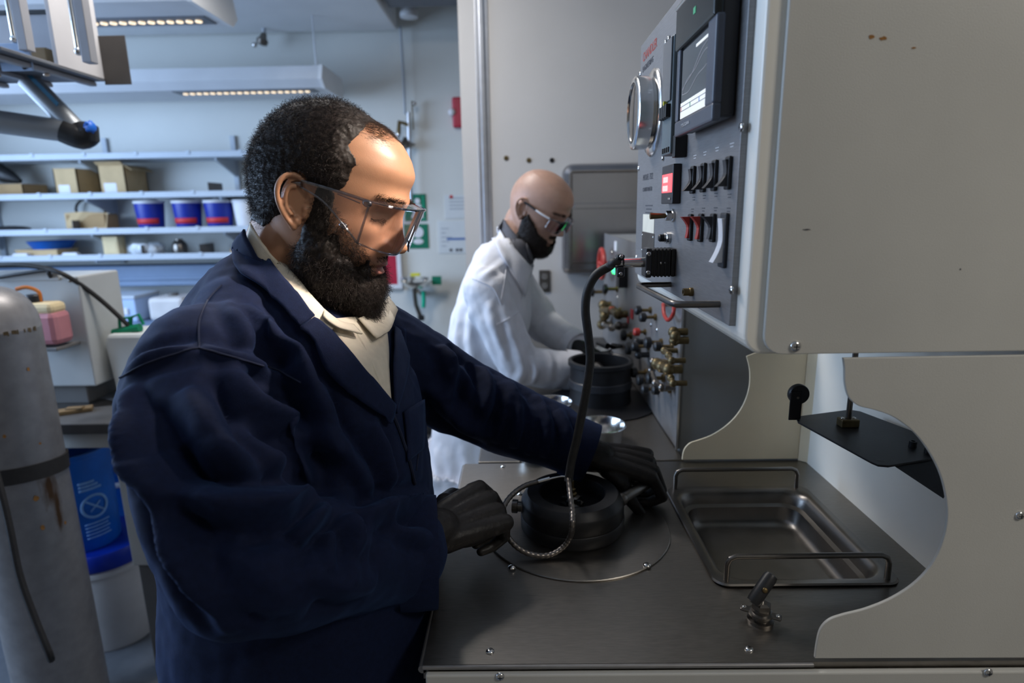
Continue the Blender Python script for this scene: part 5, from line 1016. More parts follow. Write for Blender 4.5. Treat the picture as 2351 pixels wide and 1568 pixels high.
# ---- hair, stubbly nape, beard
Lh = loc_of(head); Vh = coords(head); Nh = normals(head); sst = lambda x, a, b: np.clip((x-a)/(b-a), 0, 1)**2*(3-2*np.clip((x-a)/(b-a), 0, 1))
x, y, z = Lh.T; ay = np.abs(y)
front = np.interp(z, [-.02, .0, .02, .035, .05, .07, .09, .11, .135], [.004, .010, .022, .038, .046, .046, .036, .034, .040])      # hairline on the side of the head
low = np.interp(x, [-.11, -.06, -.03, -.015, .0, .03], [-.050, -.046, -.016, .024, .034, .030])                                          # lower edge, around the ear
nz1 = np.array([mnoise.noise(Vector(p)*38) for p in Lh])*.006
earz = (ay > .079)
wh = sst(front-x+nz1*1.6, -.004, .026)*sst(z-low+nz1, -.004, .018)*np.where(earz, 0, 1)
sb_ = np.exp(-((x-.018)/.012)**2)*sst(.036-z, 0, .01)*sst(z+.05, 0, .02)*sst(ay, .060, .068)*np.where(ay > .0785, 0, 1)       # sideburn
wh = np.maximum(wh, .30*sb_)
top = sst(z, .100, .125)*sst(x, -.03, .03)
wh = wh*(1-.72*top)
def shell(me, V, N, w, th, nfreq, namp, cut=.04, inner=.0015):
    D = np.array([mnoise.noise(Vector(p)*nfreq) for p in V])*.6+np.array([mnoise.noise(Vector(p)*nfreq*2.3) for p in V])*.4
    off = w*th+np.clip(w*3, 0, 1)*D*namp; keep = w > cut; V2 = V+N*(off-np.where(w < .12, inner, 0))[:, None]; idx = -np.ones(len(V), int); idx[keep] = np.arange(keep.sum())
    fs = [[int(idx[i]) for i in p.vertices] for p in me.polygons if all(keep[i] for i in p.vertices)]
    m = bpy.data.meshes.new('shell'); m.from_pydata([tuple(v) for v in V2[keep]], [], fs); m.polygons.foreach_set('use_smooth', [True]*len(fs)); m.update(); return m
hs = shell(head, Vh, Nh, wh, .0070, 150, .0022)
Vs, Ns = coords(hs), normals(hs); keepw = wh[wh > .04]
cur = strands(Vs, Ns, np.clip(keepw, .05, 1)**1.3, 15000, .0095, .0024, .00026, .10, 3, 6, jitter=.55)
hair = obj('hair', join_meshes([hs, cur]), 'hair_dark', P1, label='short dark curly hair')
# thin combed hairs over the bald crown
wt_ = sst(z, .088, .116)*sst(.076-x, 0, .05)*sst(x, -.03, .02)*sst(.066-ay, 0, .03)
obj('crown_hair', strands(Vh, Nh, wt_+1e-9, 3800, .015, .0005, .00015, -.05, 5, 5, lay=HM @ Vector((4.5, 0, -.9)), jitter=.35), 'hair_brown', P1)
# beard
bmb = MB()
def el(c, r, rot=None): bmb.ell(hw(*c), r, HM if rot is None else HM @ rot, 22, 14)
for s in (-1, 1):
    el((.014, s*.0635, -.022), (.018, .012, .040)); el((.030, s*.0585, -.040), (.020, .009, .030)); el((.022, s*.059, -.058), (.030, .019, .038)); el((.040, s*.050, -.080), (.040, .024, .040), Matrix.Rotation(.35, 3, 'Y')); el((.066, s*.030, -.088), (.030, .024, .030)); el((.074, s*.030, -.064), (.013, .013, .018))
    el((.028, s*.036, -.098), (.042, .026, .036)); el((.0770, s*.030, -.052), (.007, .007, .011))
el((.078, 0, -.098), (.026, .036, .030)); el((.070, 0, -.115), (.034, .038, .028)); el((.050, 0, -.118), (.040, .040, .026)); el((.086, 0, -.082), (.010, .014, .010))
bme = blob(bmb, .0020, 4); Vb = coords(bme); Nb = normals(bme)
Lb = (Vb-np.array(HO)) @ np.array(HM)
D = np.array([mnoise.noise(Vector(p)*95)*.6+mnoise.noise(Vector(p)*210)*.4 for p in Vb]); setco(bme, Vb+Nb*(D*.0032)[:, None])
Vb, Nb = coords(bme), normals(bme); Wb = sst(np.abs(Lb[:, 0]-.09)+1, 0, 1)*0+1.; Wb = Wb*np.where(Lb[:, 2] > -.052, .45, 1.)*np.where((Lb[:, 2] > -.048) & (Lb[:, 0] > .075), .22, 1.)
bst = strands(Vb, Nb, Wb, 13000, .0125, .0026, .00024, .30, 9, 6, jitter=.6, lay=HM @ Vector((.15, 0, -.2)))
obj('beard', join_meshes([bme, bst]), 'hair_dark', P1, label='full dark beard')
# cheek stubble above the beard, eyebrows, lashes
cl = .050-1.05*(x-.012)-.012     # cheek line falls from the sideburn to the mouth corner
ws = sst(cl-z+nz1*.5, -.004, .012)*sst(x, .002, .010)*sst(.090-x, 0, .02)*sst(ay, .022, .034)*sst(z+.09, 0, .02)*np.where(ay > .0785, 0, 1)
obj('stubble', strands(Vh, Nh, ws+1e-9, 6000, .0095, .0016, .00023, .3, 11, 5), 'hair_dark', P1)
wm = np.exp(-((z+.040)/.0045)**2)*sst(.030-ay, 0, .01)*sst(x, .08, .09)
obj('moustache', strands(Vh, Nh, wm+1e-9, 420, .0045, .0006, .0002, .6, 13, 4), 'hair_dark', P1)
web = np.exp(-((z-(.041-.06*np.abs(ay-.03)))/.0038)**2)*sst(ay, .010, .016)*sst(.054-ay, 0, .006)*sst(x, .055, .07)
obj('eyebrows', strands(Vh, Nh, web+1e-9, 1100, .0075, .0004, .0002, .1, 15, 4, lay=HM @ Vector((.2, 0, .2))), 'hair_dark', P1)
wl_ = np.exp(-((z-.0105)/.0012)**2)*sst(ay, .017, .022)*sst(.046-ay, 0, .006)*sst(x, .06, .07)
obj('eyelashes', strands(Vh, Nh, wl_+1e-9, 160, .0075, .0002, .00022, .1, 17, 3), 'hair_dark', P1)
nst = sst(-z, .010, .035)*sst(z+.075, 0, .03)*sst(-x, .045, .065)
obj('nape_stubble', strands(Vh, Nh, nst+1e-9, 2600, .0035, .0004, .00018, .4, 19, 3), 'hair_brown', P1)
# ---- lab coat
cm = MB(); cyb = .848
rings(cm, densify([(-.335, cyb, .50, .215, .255), (-.335, cyb, .75, .205, .245), (-.332, cyb, .95, .198, .235), (-.328, cyb, 1.08, .188, .225), (-.328, cyb, 1.20, .182, .222), (-.333, cyb, 1.29, .172, .215), (-.340, cyb, 1.355, .152, .195), (-.348, cyb, 1.405, .125, .155), (-.356, cyb, 1.44, .095, .110), (-.360, cyb, 1.475, .066, .070)]), 48)
limb(cm, [S0+Vector((.015, .035, .012)), NB+Vector((-.018, 0, .008)), (-.330, 1.000, 1.385)], [.068, .060, .068])
limb(cm, [S0, S1, S2, S3], [.082, .084, .083, .076]); limb(cm, [S3, at(640, 1290, d=.665), at(750, 1270, d=.725), at(840, 1265, d=.79), at(905, 1265, d=.825)], [.077, .078, .076, .074, .072])
limb(cm, [(-.330, 1.000, 1.365), (-.23, 1.060, 1.290), (-.115, 1.080, 1.205)], [.083, .082, .075]); limb(cm, [(-.125, 1.080, 1.21), (-.02, 1.080, 1.158), (.05, 1.072, 1.130), (.085, 1.066, 1.114)], [.075, .070, .062, .056])
coat = blob(cm, .0042, 5, .5); tree0 = bvh(coat)
FL = [([(527, 827), (574, 921), (641, 975), (701, 1008), (728, 1048)], 0.0159, 0.0131), ([(420, 894), (461, 961), (494, 1028), (554, 1075), (614, 1102)], 0.0145, 0.0139), ([(357, 1048), (394, 1108), (461, 1142), (574, 1155), (654, 1148), (721, 1135)], 0.0188, 0.0123),
      ([(314, 940), (347, 1088), (400, 1222), (461, 1369), (541, 1456)], 0.0145, 0.0115), ([(290, 900), (320, 1000), (345, 1130)], 0.0101, 0.0098), ([(674, 1242), (715, 1200), (750, 1158)], 0.0130, 0.0082), ([(790, 1185), (815, 1240), (790, 1330)], 0.0130, 0.0115), ([(825, 1190), (905, 1165), (985, 1145)], 0.0116, 0.0115), ([(700, 1290), (780, 1340), (860, 1330)], 0.0101, 0.0148),
      ([(600, 1240), (640, 1330), (720, 1400)], 0.0087, 0.0164), ([(668, 774), (708, 894), (755, 1028), (808, 1155)], 0.0116, 0.0131), ([(600, 740), (668, 820), (694, 894)], 0.0087, 0.0107), ([(720, 880), (760, 990), (830, 1100)], 0.0087, 0.0115), ([(850, 960), (880, 1050), (905, 1130)], 0.0087, 0.0098), ([(455, 800), (560, 828), (690, 872)], 0.0072, 0.0082), ([(280, 868), (360, 822), (455, 800)], 0.0072, 0.0082),
      ([(1010, 790), (1040, 850), (1030, 920)], 0.0116, 0.0131), ([(1100, 830), (1120, 900), (1090, 990)], 0.0130, 0.0131), ([(1165, 870), (1190, 940), (1180, 1030)], 0.0116, 0.0123), ([(1230, 905), (1255, 970), (1250, 1050)], 0.0101, 0.0107), ([(985, 880), (1050, 960), (1130, 1010)], 0.0101, 0.0148), ([(520, 1240), (560, 1330), (640, 1420)], 0.0087, 0.0148), ([(430, 1010), (445, 1080), (480, 1130)], -0.0087, 0.0164),
      ([(560, 700), (610, 760), (640, 830)], .007, .010), ([(520, 690), (560, 760), (580, 820)], .006, .010), ([(640, 1010), (690, 1060), (720, 1120)], .010, .010), ([(540, 960), (600, 1030), (660, 1070)], .008, .011), ([(330, 960), (370, 1040), (430, 1090)], .003, .012), ([(480, 1180), (560, 1200), (640, 1190), (700, 1170)], .008, .011), ([(850, 1200), (840, 1270), (820, 1330)], .009, .010), ([(880, 1180), (930, 1220), (990, 1240)], .007, .010), ([(760, 1210), (770, 1260), (750, 1310)], .008, .009), ([(440, 1250), (500, 1350), (580, 1420)], .008, .012), ([(780, 1000), (820, 1080), (860, 1150)], .007, .010), ([(640, 760), (690, 830), (720, 900)], .006, .009), ([(1060, 830), (1080, 900), (1060, 980)], .009, .010), ([(1140, 860), (1160, 930), (1140, 1020)], .009, .010), ([(1200, 900), (1225, 960), (1215, 1045)], .008, .009), ([(1280, 940), (1300, 1000), (1290, 1060)], .006, .009)]
folds(coat, tree0, [(p_, a_*1.9, s_) for p_, a_, s_ in FL]); wrinkle(coat, .0034, 42, 4); wrinkle(coat, .0012, 110, 8)
V = coords(coat)
tree1 = bvh(coat); treeN = bvh(join_meshes([coat, head]))
co = obj('lab_coat', coat, 'navy_cloth', P1, label='navy blue lab coat')
def onco(pts, off=.001, k=6):
    out = []
    for v in catmull([Vector((a, b, 0)) for a, b in pts], k):
        h, n = hit(tree1, v.x, v.y)
        if h: out.append(h+n*off)
    return out
for ln in ([(276, 868), (330, 836), (400, 812), (458, 800), (560, 826), (640, 852), (692, 878)], [(458, 800), (458, 740), (478, 690), (510, 655)], [(960, 930), (963, 1000), (955, 1080)]):
    P = onco(ln)
    if len(P) > 3: obj('seam', MB().tube(P, .0011, 6), 'navy_seam', co)
# cuffs
def ring(c, ax, r, L, name, m, par, th=.004):
    ax = Vector(ax).normalized(); obj(name, MB().lathe([(r*1.02, -L), (r*1.04, -L*.6), (r*1.03, -.004), (r*1.02, 0), (r*.97, 0), (r*.94, -.004), (r*.90, -.03), (r*.8, -.05)], c, ax, 40, caps=False), m, par)
rc_ = at(1003, 1264, d=.850); ring(rc_, (.95, .16, -.04), .0745, .05, 'cuff', 'navy_cloth', co); ring(Vector((.128, 1.058, 1.097)), (.055, -.008, -.022), .056, .045, 'cuff', 'navy_cloth', co)
# ---- shirt and collars, laid on the neck and chest; the far side mirrors the near side
mid0 = NB; mn = Vector((.03, 1, 0)).normalized()
def mirror_mb(mb):
    out = MB(); out.f = [list(f) for f in mb.f]; out.sm = list(mb.sm)
    for v in mb.v: p = Vector(v); p = p-mn*2*(p-mid0).dot(mn); out.v.append(tuple(p))
    return out
SHRT = obj('shirt', ruled(treeN, [(744, 738), (790, 800), (835, 860), (889, 926)], [(880, 728), (886, 800), (887, 860), (892, 926)], 22, 12, .004), 'shirt_cream', P1, solid=.002, label='cream button shirt')
P = [p for p in (hit(treeN, a_, b_)[0] for a_, b_ in ((818, 765), (838, 800), (858, 845), (876, 890), (889, 924))) if p]
if len(P) > 2: obj('placket', MB().tube([p+Vector((0, -.006, .002)) for p in P], [.004, .004, .0035, .003, .003], 8, spline=4), 'shirt_cream', SHRT)
nin = [(590, 516), (612, 556), (648, 612), (692, 670), (735, 722), (768, 748)]; nout = [(580, 552), (598, 590), (630, 645), (672, 700), (712, 748), (745, 778)]
cN = ruled(treeN, nin, nout, 26, 7, .010, .008); obj('shirt_collar', cN, 'shirt_cream', SHRT, solid=.0025)
obj('shirt_collar', mirror_mb(cN), 'shirt_cream', SHRT, solid=.0025)
fl = ruled(treeN, [(812, 742), (850, 722), (885, 690)], [(846, 792), (876, 772), (899, 724)], 12, 6, .010, .016); obj('collar_leaf', fl, 'shirt_cream', SHRT, solid=.0025)
fl = ruled(treeN, [(735, 722), (768, 748), (800, 756)], [(735, 745), (770, 770), (812, 782)], 12, 6, .010, .016); obj('collar_leaf', fl, 'shirt_cream', SHRT, solid=.0025)
vin = [(585, 532), (598, 575), (632, 634), (676, 690), (716, 742)]; vout = [(538, 590), (546, 632), (590, 664), (640, 706), (690, 757)]
kN = ruled(treeN, vin, vout, 26, 8, .016, .010); obj('coat_collar', kN, 'navy_cloth', co, solid=.003); obj('coat_collar', mirror_mb(kN), 'navy_cloth', co, solid=.003)
lp = ruled(treeN, [(716, 742), (742, 758), (790, 815), (838, 872), (891, 935)], [(690, 757), (722, 790), (760, 862), (815, 920), (888, 972)], 26, 7, .012, .009); obj('lapel', lp, 'navy_cloth', co, solid=.003)
lf = ruled(treeN, [(897, 745), (893, 800), (890, 860), (893, 930)], [(925, 760), (928, 830), (918, 890), (899, 950)], 18, 6, .010, .008); obj('lapel', lf, 'navy_cloth', co, solid=.003)
pk = ruled(treeN, [(922, 945), (928, 1000), (930, 1060)], [(968, 918), (970, 975), (966, 1030)], 10, 6, .004); obj('chest_pocket', pk, 'navy_cloth', co, solid=.003)
P = onco([(893, 935), (915, 990), (935, 1050), (950, 1110)], .002)
if len(P) > 3: obj('front_edge', MB().tube(P, .0022, 6), 'navy_seam', co)
# ---- trousers and shoes
tm = MB()
for y_ in (.76, .94): limb(tm, [(-.335, y_, .90), (-.335, y_, .52), (-.345, y_, .075)], [.098, .082, .068])
obj('trousers', blob(tm, .009, 3), 'trouser_dark', P1)
for y_ in (.76, .94): obj('shoe', MB().tube([(-.43, y_, .045), (-.36, y_, .055), (-.27, y_, .045), (-.18, y_, .030)], [.036, .046, .043, .026], 16, spline=4).box((-.46, y_-.042, 0), (-.16, y_+.042, .018), .012), 'shoe_black', P1)
# ---- gloves
GR = glove(frame(at(1010, 1218, d=.872), (.72, .66, .02), (-.25, -.72, .66)), ((48, 62, 35), (55, 66, 40), (62, 68, 40), (70, 66, 40)), (4, 1, -2, -5), (28, 30, 22), 1, 1.12)
g_r = obj('glove', GR, 'glove_black', P1, label='black rubber glove on the near hand')
gm = frame(at(1010, 1218, d=.872), (.72, .66, .02), (-.25, -.72, .66)); c_ = gm @ Vector((-.062, 0, 0)); obj('glove_roll', MB().tube([gm @ Vector((-.058, .037*math.cos(a), .036*math.sin(a))) for a in np.linspace(0, 2*math.pi, 30)], .0035, 8), 'glove_black', g_r)
GL = glove(frame((.146, 1.055, 1.092), (.96, -.02, -.20), (.18, -.30, .95)), ((52, 80, 35), (58, 84, 38), (62, 84, 40), (66, 80, 40)), (5, 1, -3, -7), (35, 55, 25), -1, 1.06)
g_l = obj('glove', GL, 'glove_black', P1, label='black rubber glove on the far hand')
# ---- safety glasses
SG = thing('safety_glasses', 'clear wrap-around safety glasses worn by the bearded man', 'safety glasses', hw(.09, 0, .01))
def visor(t, h):   # t -1..1 across the face, h 0 bottom .. 1 top
    yy = .071*math.sin(t*1.5708*.92)/math.sin(1.5708*.92); xx = .075+.046*(1-abs(t)**2.6); zt = .038-.004*t*t; zb_ = -.026+.006*t*t+.020*math.exp(-(t/.16)**2)
    z_ = zb_+(zt-zb_)*h; return hw(xx-.006*(1-h), yy, z_)
G = [[visor(t, h) for t in np.linspace(-1, 1, 41)] for h in np.linspace(0, 1, 9)]
fl_ = obj('front_lens', MB().grid(G), 'lens_clear', SG)
obj('lens_rim', MB().tube([visor(t, 1) for t in np.linspace(-1, 1, 41)], .0016, 8), 'lens_edge', fl_); obj('lens_rim', MB().tube([visor(t, 0) for t in np.linspace(-1, 1, 41)], .0012, 8), 'lens_edge', fl_)
G2 = [[visor(t, 1)+HM @ Vector((-.016*u*(1-abs(t)**4), 0, .003*u)) for t in np.linspace(-1, 1, 41)] for u in np.linspace(0, 1, 4)]; obj('brow_shelf', MB().grid(G2), 'lens_clear', SG)
for s in (-1, 1):
    tp = [(.075, .0715, .034), (.050, .0775, .034), (.020, .0800, .033), (-.012, .0805, .031)]; bt = [(.073, .0715, -.020), (.050, .0775, -.002), (.020, .0800, .016), (-.012, .0805, .0235)]
    a_ = catmull([hw(x_, s*y_, z_) for x_, y_, z_ in tp], 6); b_ = catmull([hw(x_, s*y_, z_) for x_, y_, z_ in bt], 6)
    sh = obj('side_shield', MB().grid([[p.lerp(q, t) for p, q in zip(a_, b_)] for t in np.linspace(0, 1, 8)]), 'lens_clear', SG)
    obj('shield_edge', MB().tube(a_, .0019, 8), 'lens_edge', sh); obj('shield_edge', MB().tube(b_, .0014, 8), 'lens_edge', sh); obj('front_edge', MB().tube([a_[0].lerp(b_[0], t) for t in np.linspace(0, 1, 6)], .0016, 8), 'lens_edge', sh)
    for u in (.35, .52): 
        i0 = int(u*len(a_)); obj('vent_slot', MB().tube([a_[i0-3].lerp(b_[i0-3], .12), a_[i0].lerp(b_[i0], .12)], .0009, 6), 'lens_edge', sh)
    obj('hinge', MB().box((-.006, -.003, -.005), (.006, .003, .005), .001).mesh('h') if False else MB().ell(hw(.072, s*.073, .031), (.0065, .003, .0045), HM, 12, 8), 'lens_edge', SG)
    obj('lower_clip', MB().ell(hw(.052, s*.0785, -.004), (.006, .0022, .0038), HM, 12, 8), 'lens_edge', SG)
    obj('ear_hook', MB().tube([hw(-.010, s*.0803, .027), hw(-.026, s*.0800, .022), hw(-.036, s*.078, .006)], [.0042, .0034, .0024], 10, spline=5), 'lens_edge', SG)
# ------------------------------------------------------------------ the man in the white coat
HM2 = rotm(math.radians(-31), math.radians(30)); HO2 = at(1207, 487, d=1.88)-HM2 @ Vector((0, -.075, 0)); hw2 = lambda x, y, z: HO2+HM2 @ Vector((x, y, z))
A2 = A.copy(); zz_ = A2[..., 2]; A2[..., 0] = np.where(zz_ > .04, A2[..., 0]*np.where(A2[..., 0] > 0, 1-.03*np.clip((zz_-.04)/.04, 0, 1), 1), A2[..., 0])
hb2 = MB(); hb2.grid([[hw2(*p) for p in row] for row in A2], True, True); hb2.f.append([k for k in range(nt_)]); hb2.sm.append(True); q_ = len(hb2.v)-nt_; hb2.f.append([q_+k for k in range(nt_)]); hb2.sm.append(True)
ear_parts(hb2, HM2, HO2, -1); ear_parts(hb2, HM2, HO2, 1)
Yc = HO2.y; a2 = lambda px, py, y=None: at(px, py, Y=Yc if y is None else y)
NB2 = a2(1156, 578)
limb(hb2, [hw2(-.030, 0, -.020), hw2(-.040, 0, -.07), a2(1182, 582)], [.055, .052, .054]); head2 = blob(hb2, .0024, 2, .4)
T = [a2(1140, 640), a2(1128, 720), a2(1112, 820), a2(1092, 960), a2(1085, 1080)]
bb = MB(); rings(bb, densify([(p.x, Yc, p.z, .08, .13) for p in reversed(T)]), 32)
s_r, e_r, w_r = at(1118, 668, Y=Yc-.165), at(1192, 838, Y=Yc-.20), at(1296, 848, Y=Yc-.16); s_l, e_l, w_l = at(1185, 660, Y=Yc+.16), at(1248, 745, Y=Yc+.16), at(1316, 790, Y=Yc+.02)
limb(bb, [s_r, e_r], [.04, .035]); limb(bb, [e_r, w_r], [.035, .026]); limb(bb, [s_l, e_l], [.04, .035]); limb(bb, [e_l, w_l], [.035, .026]); limb(bb, [s_r, NB2+Vector((0, 0, -.03)), s_l], [.03, .05, .03]); hipx = T[-1].x-.03
for s in (-.09, .09): limb(bb, [(hipx, Yc+s, T[-1].z+.02), (hipx, Yc+s, .5), (hipx-.01, Yc+s, .08)], [.08, .055, .038])
P2 = obj('person', join_meshes([head2, blob(bb, .010, 2)]), 'skin_pale', None, 'bald bearded man in a white lab coat bending over the second station', 'person')
L2 = (coords(head2)-np.array(HO2)) @ np.array(HM2); V2h = coords(head2); N2h = normals(head2); x2, y2, z2 = L2.T; ay2 = np.abs(y2); nn = np.array([mnoise.noise(Vector(p)*40) for p in L2])*.006
cl2 = np.interp(x2, [-.01, .012, .03, .06, .085, .1], [-.018, .000, -.012, -.040, -.052, -.05]); wb2 = sst(cl2-z2+nn, -.002, .008)*sst(x2, -.008, .006)*sst(z2+.150, 0, .01)*np.where(ay2 > .0785, 0, 1)*np.where((np.abs(z2+.0545) < .009) & (ay2 < .024) & (x2 > .085), 0, 1)
jaw = sst(-z2, .03, .09)
bs = shell(head2, V2h, N2h, wb2*(.55+.45*jaw), .013, 120, .0016); kw = (wb2*(.55+.45*jaw))[(wb2*(.55+.45*jaw)) > .04]
obj('beard', join_meshes([bs, strands(coords(bs), normals(bs), np.clip(kw, .05, 1), 3500, .006, .001, .0004, .3, 21, 4)]), 'hair_dark', P2, label='trimmed dark beard')
wm2 = np.exp(-((z2+.040)/.005)**2)*sst(.030-ay2, 0, .01)*sst(x2, .08, .09); obj('moustache', strands(V2h, N2h, wm2+1e-9, 700, .006, .0005, .0004, .5, 23, 3), 'hair_brown', P2)
wsc = sst(.035-x2, -.01, .03)*sst(z2-np.interp(x2, [-.11, -.05, -.02, .0, .03], [-.045, -.035, .0, .03, .03]), 0, .02)*sst(.115-z2, 0, .03)*np.where(ay2 > .079, 0, 1); obj('cropped_hair', strands(V2h, N2h, wsc+1e-9, 16000, .0020, .0002, .00042, 0, 25, 2), 'stubble', P2)
we2 = np.exp(-((z2-(.041-.06*np.abs(ay2-.03)))/.004)**2)*sst(ay2, .010, .016)*sst(.054-ay2, 0, .006)*sst(x2, .055, .07); obj('eyebrows', strands(V2h, N2h, we2+1e-9, 700, .007, .0004, .0004, .1, 27, 3), 'hair_dark', P2)
cm2 = MB(); hz = T[-1]
rings(cm2, densify([(hz.x-.035, Yc, .52, .175, .23), (hz.x-.025, Yc, .72, .165, .215), (hz.x-.01, Yc, hz.z, .150, .20), (T[3].x-.005, Yc, T[3].z, .140, .19), (T[2].x, Yc, T[2].z, .135, .185), (T[1].x, Yc, T[1].z, .130, .185), (T[0].x, Yc, T[0].z, .110, .16), (NB2.x-.008, Yc, NB2.z+.004, .085, .090), (NB2.x+.002, Yc, NB2.z+.030, .070, .072)]), 40)
limb(cm2, [s_r+Vector((0, .03, .015)), NB2+Vector((-.012, 0, -.012)), s_l+Vector((0, -.03, .015))], [.062, .058, .062])
limb(cm2, [s_r, s_r.lerp(e_r, .5)+Vector((-.005, -.01, 0)), e_r], [.076, .070, .064]); limb(cm2, [e_r, e_r.lerp(w_r, .5)+Vector((0, 0, -.006)), w_r], [.064, .060, .058]); limb(cm2, [s_l, e_l], [.075, .066]); limb(cm2, [e_l, w_l], [.064, .052])
coat2 = blob(cm2, .0055, 4, .5); tr2 = bvh(coat2)
folds(coat2, tr2, [([(1120, 690), (1140, 760), (1165, 830)], .009, .014), ([(1085, 700), (1080, 780), (1095, 860)], .008, .016), ([(1150, 700), (1175, 770), (1200, 830)], .009, .014), ([(1185, 700), (1205, 760), (1215, 800)], .007, .012), ([(1060, 690), (1050, 760), (1048, 830)], .007, .016), ([(1215, 820), (1230, 850), (1222, 885)], .008, .010), ([(1245, 800), (1265, 830), (1262, 880)], .006, .010), ([(1100, 640), (1130, 620), (1165, 600)], .006, .012), ([(1180, 800), (1200, 840), (1190, 880)], .006, .012), ([(1000, 1030), (1005, 1080), (990, 1120)], .008, .016), ([(1060, 1020), (1070, 1080), (1060, 1130)], .008, .016)]); wrinkle(coat2, .0045, 36, 12); wrinkle(coat2, .0016, 90, 14)
tr2 = bvh(coat2); trN2 = bvh(join_meshes([coat2, head2]))
co2 = obj('lab_coat', coat2, 'coat_white', P2, label='white lab coat')
def onc2(pts, off=.001, k=5):
    return [h+n*off for h, n in (hit(tr2, v.x, v.y) for v in catmull([Vector((a, b, 0)) for a, b in pts], k)) if h]
for ln in ([(1150, 545), (1162, 600), (1150, 690)], [(1085, 640), (1130, 660), (1150, 700)], [(1140, 745), (1170, 730), (1190, 715)]):
    P = onc2(ln, .0012)
    if len(P) > 3: obj('seam', MB().tube(P, .0014, 6), 'coat_white', co2)
axr = (w_r-e_r).normalized(); ring(w_r+axr*.045, axr, .061, .05, 'cuff', 'coat_white', co2); axl = (w_l-e_l).normalized(); ring(w_l+axl*.030, axl, .053, .04, 'cuff', 'coat_white', co2)
sc2 = ruled(trN2, [(1163, 506), (1180, 535), (1200, 562), (1222, 584)], [(1152, 524), (1166, 556), (1190, 590), (1216, 612)], 16, 6, .012, .010); sh2 = obj('shirt_collar', sc2, 'shirt_grey', P2, solid=.003, label='dark grey shirt collar')
mid0, mn = NB2, Vector((.06, 1, 0)).normalized(); obj('shirt_collar', mirror_mb(sc2), 'shirt_grey', P2, solid=.003)
obj('collar_point', ruled(trN2, [(1200, 562), (1222, 584), (1232, 592)], [(1205, 596), (1220, 612), (1230, 606)], 8, 4, .014, .016), 'shirt_grey', sh2, solid=.003)
cc2 = ruled(trN2, [(1152, 518), (1166, 552), (1188, 588), (1212, 620)], [(1128, 548), (1148, 590), (1172, 630), (1200, 680)], 16, 6, .016, .010); obj('coat_collar', cc2, 'coat_white', co2, solid=.003); obj('coat_collar', mirror_mb(cc2), 'coat_white', co2, solid=.003)
tm = MB()
for s in (-.09, .09): limb(tm, [(hipx, Yc+s, .60), (hipx, Yc+s, .5), (hipx-.01, Yc+s, .075)], [.090, .080, .068])
obj('trousers', blob(tm, .010, 3), 'trouser_dark', P2)
for s in (-.09, .09): obj('shoe', MB().tube([(hipx-.10, Yc+s, .045), (hipx-.03, Yc+s, .055), (hipx+.06, Yc+s, .045), (hipx+.15, Yc+s, .030)], [.036, .046, .043, .026], 16, spline=4).box((hipx-.13, Yc+s-.042, 0), (hipx+.17, Yc+s+.042, .018), .012), 'shoe_black', P2)
gr2 = glove(frame(w_r+axr*.055, (pc+Vector((-.02, -.01, .10)))-(w_r+axr*.055), (-.2, -.5, .85)), ((35, 40, 25), (38, 44, 25), (42, 46, 28), (46, 46, 28)), (4, 1, -3, -6), (35, 35, 25), 1, 1.0, .0028, .02); obj('glove', gr2, 'glove_black', P2, label='black glove inside the pot')
gl2 = glove(frame(w_l+axl*.045, (.75, -.45, -.42), (.3, -.25, .92)), ((40, 45, 25), (45, 50, 25), (50, 50, 28), (55, 50, 28)), (5, 1, -3, -7), (35, 45, 25), -1, 1.1, .0028, .02); obj('glove', gl2, 'glove_black', P2, label='black glove above the pot')
SG2 = thing('safety_glasses', 'clear safety glasses with dark temples worn by the bald man', 'safety glasses', hw2(.09, 0, .01))
def visor2(t, h): return hw2(.080+.036*(1-abs(t)**2.4)-.004*(1-h), .068*math.sin(t*1.45)/math.sin(1.45), -.018+.006*t*t+.016*math.exp(-(t/.16)**2)+(.046-.010*t*t-.016*math.exp(-(t/.16)**2))*h)
obj('front_lens', MB().grid([[visor2(t, h) for t in np.linspace(-1, 1, 31)] for h in np.linspace(0, 1, 6)]), 'lens_clear', SG2, solid=.0016); obj('lens_rim', MB().tube([visor2(t, 1) for t in np.linspace(-1, 1, 31)], .0016, 8), 'lens_edge', SG2)
for s in (-1, 1):
    obj('temple', MB().tube([hw2(.080, s*.068, .022), hw2(.055, s*.077, .023), hw2(.030, s*.079, .024)], .0028, 8, spline=4), 'label_white', SG2); obj('temple_tip', MB().tube([hw2(.030, s*.079, .024), hw2(.0, s*.080, .026), hw2(-.024, s*.080, .022), hw2(-.036, s*.078, .006)], .0034, 8, spline=4), 'black_plastic', SG2)
# ------------------------------------------------------------------ thermocouple cable, its plug, and the spanner bar
TC = thing('thermocouple_cable', 'thick black cable looping from the control panel down to the vessel plug', 'cable', QC+Vector((0, 0, .08)))
sx_ = PXX-.007; sy, sz = SOCK.y, SOCK.z
pb_ = MB().box((sx_-.030, sy-.017, sz-.020), (sx_, sy+.017, sz+.020), .004)
pg = obj('plug_body', pb_, 'black_plastic', TC)
for k in range(5): obj('plug_grip', MB().box((sx_-.026+k*.0055, sy-.0185, sz-.0212), (sx_-.023+k*.0055, sy+.0185, sz+.0212), .001), 'black_plastic', pg)
cl_ = obj('cable_clamp', MB().box((sx_-.038, sy-.018, sz-.022), (sx_-.029, sy+.016, sz+.022), .002), 'charcoal_plastic', TC)
for dz in (-.014, .014): screw(cl_, (sx_-.034, sy-.018, sz+dz), (0, -1, 0), .0036)
screw(pg, (sx_-.008, sy-.017, sz), (0, -1, 0), .0022, cross=False); screw(pg, (sx_-.015, sy-.017, sz), (0, -1, 0), .0022, cross=False)
fx = sx_-.038
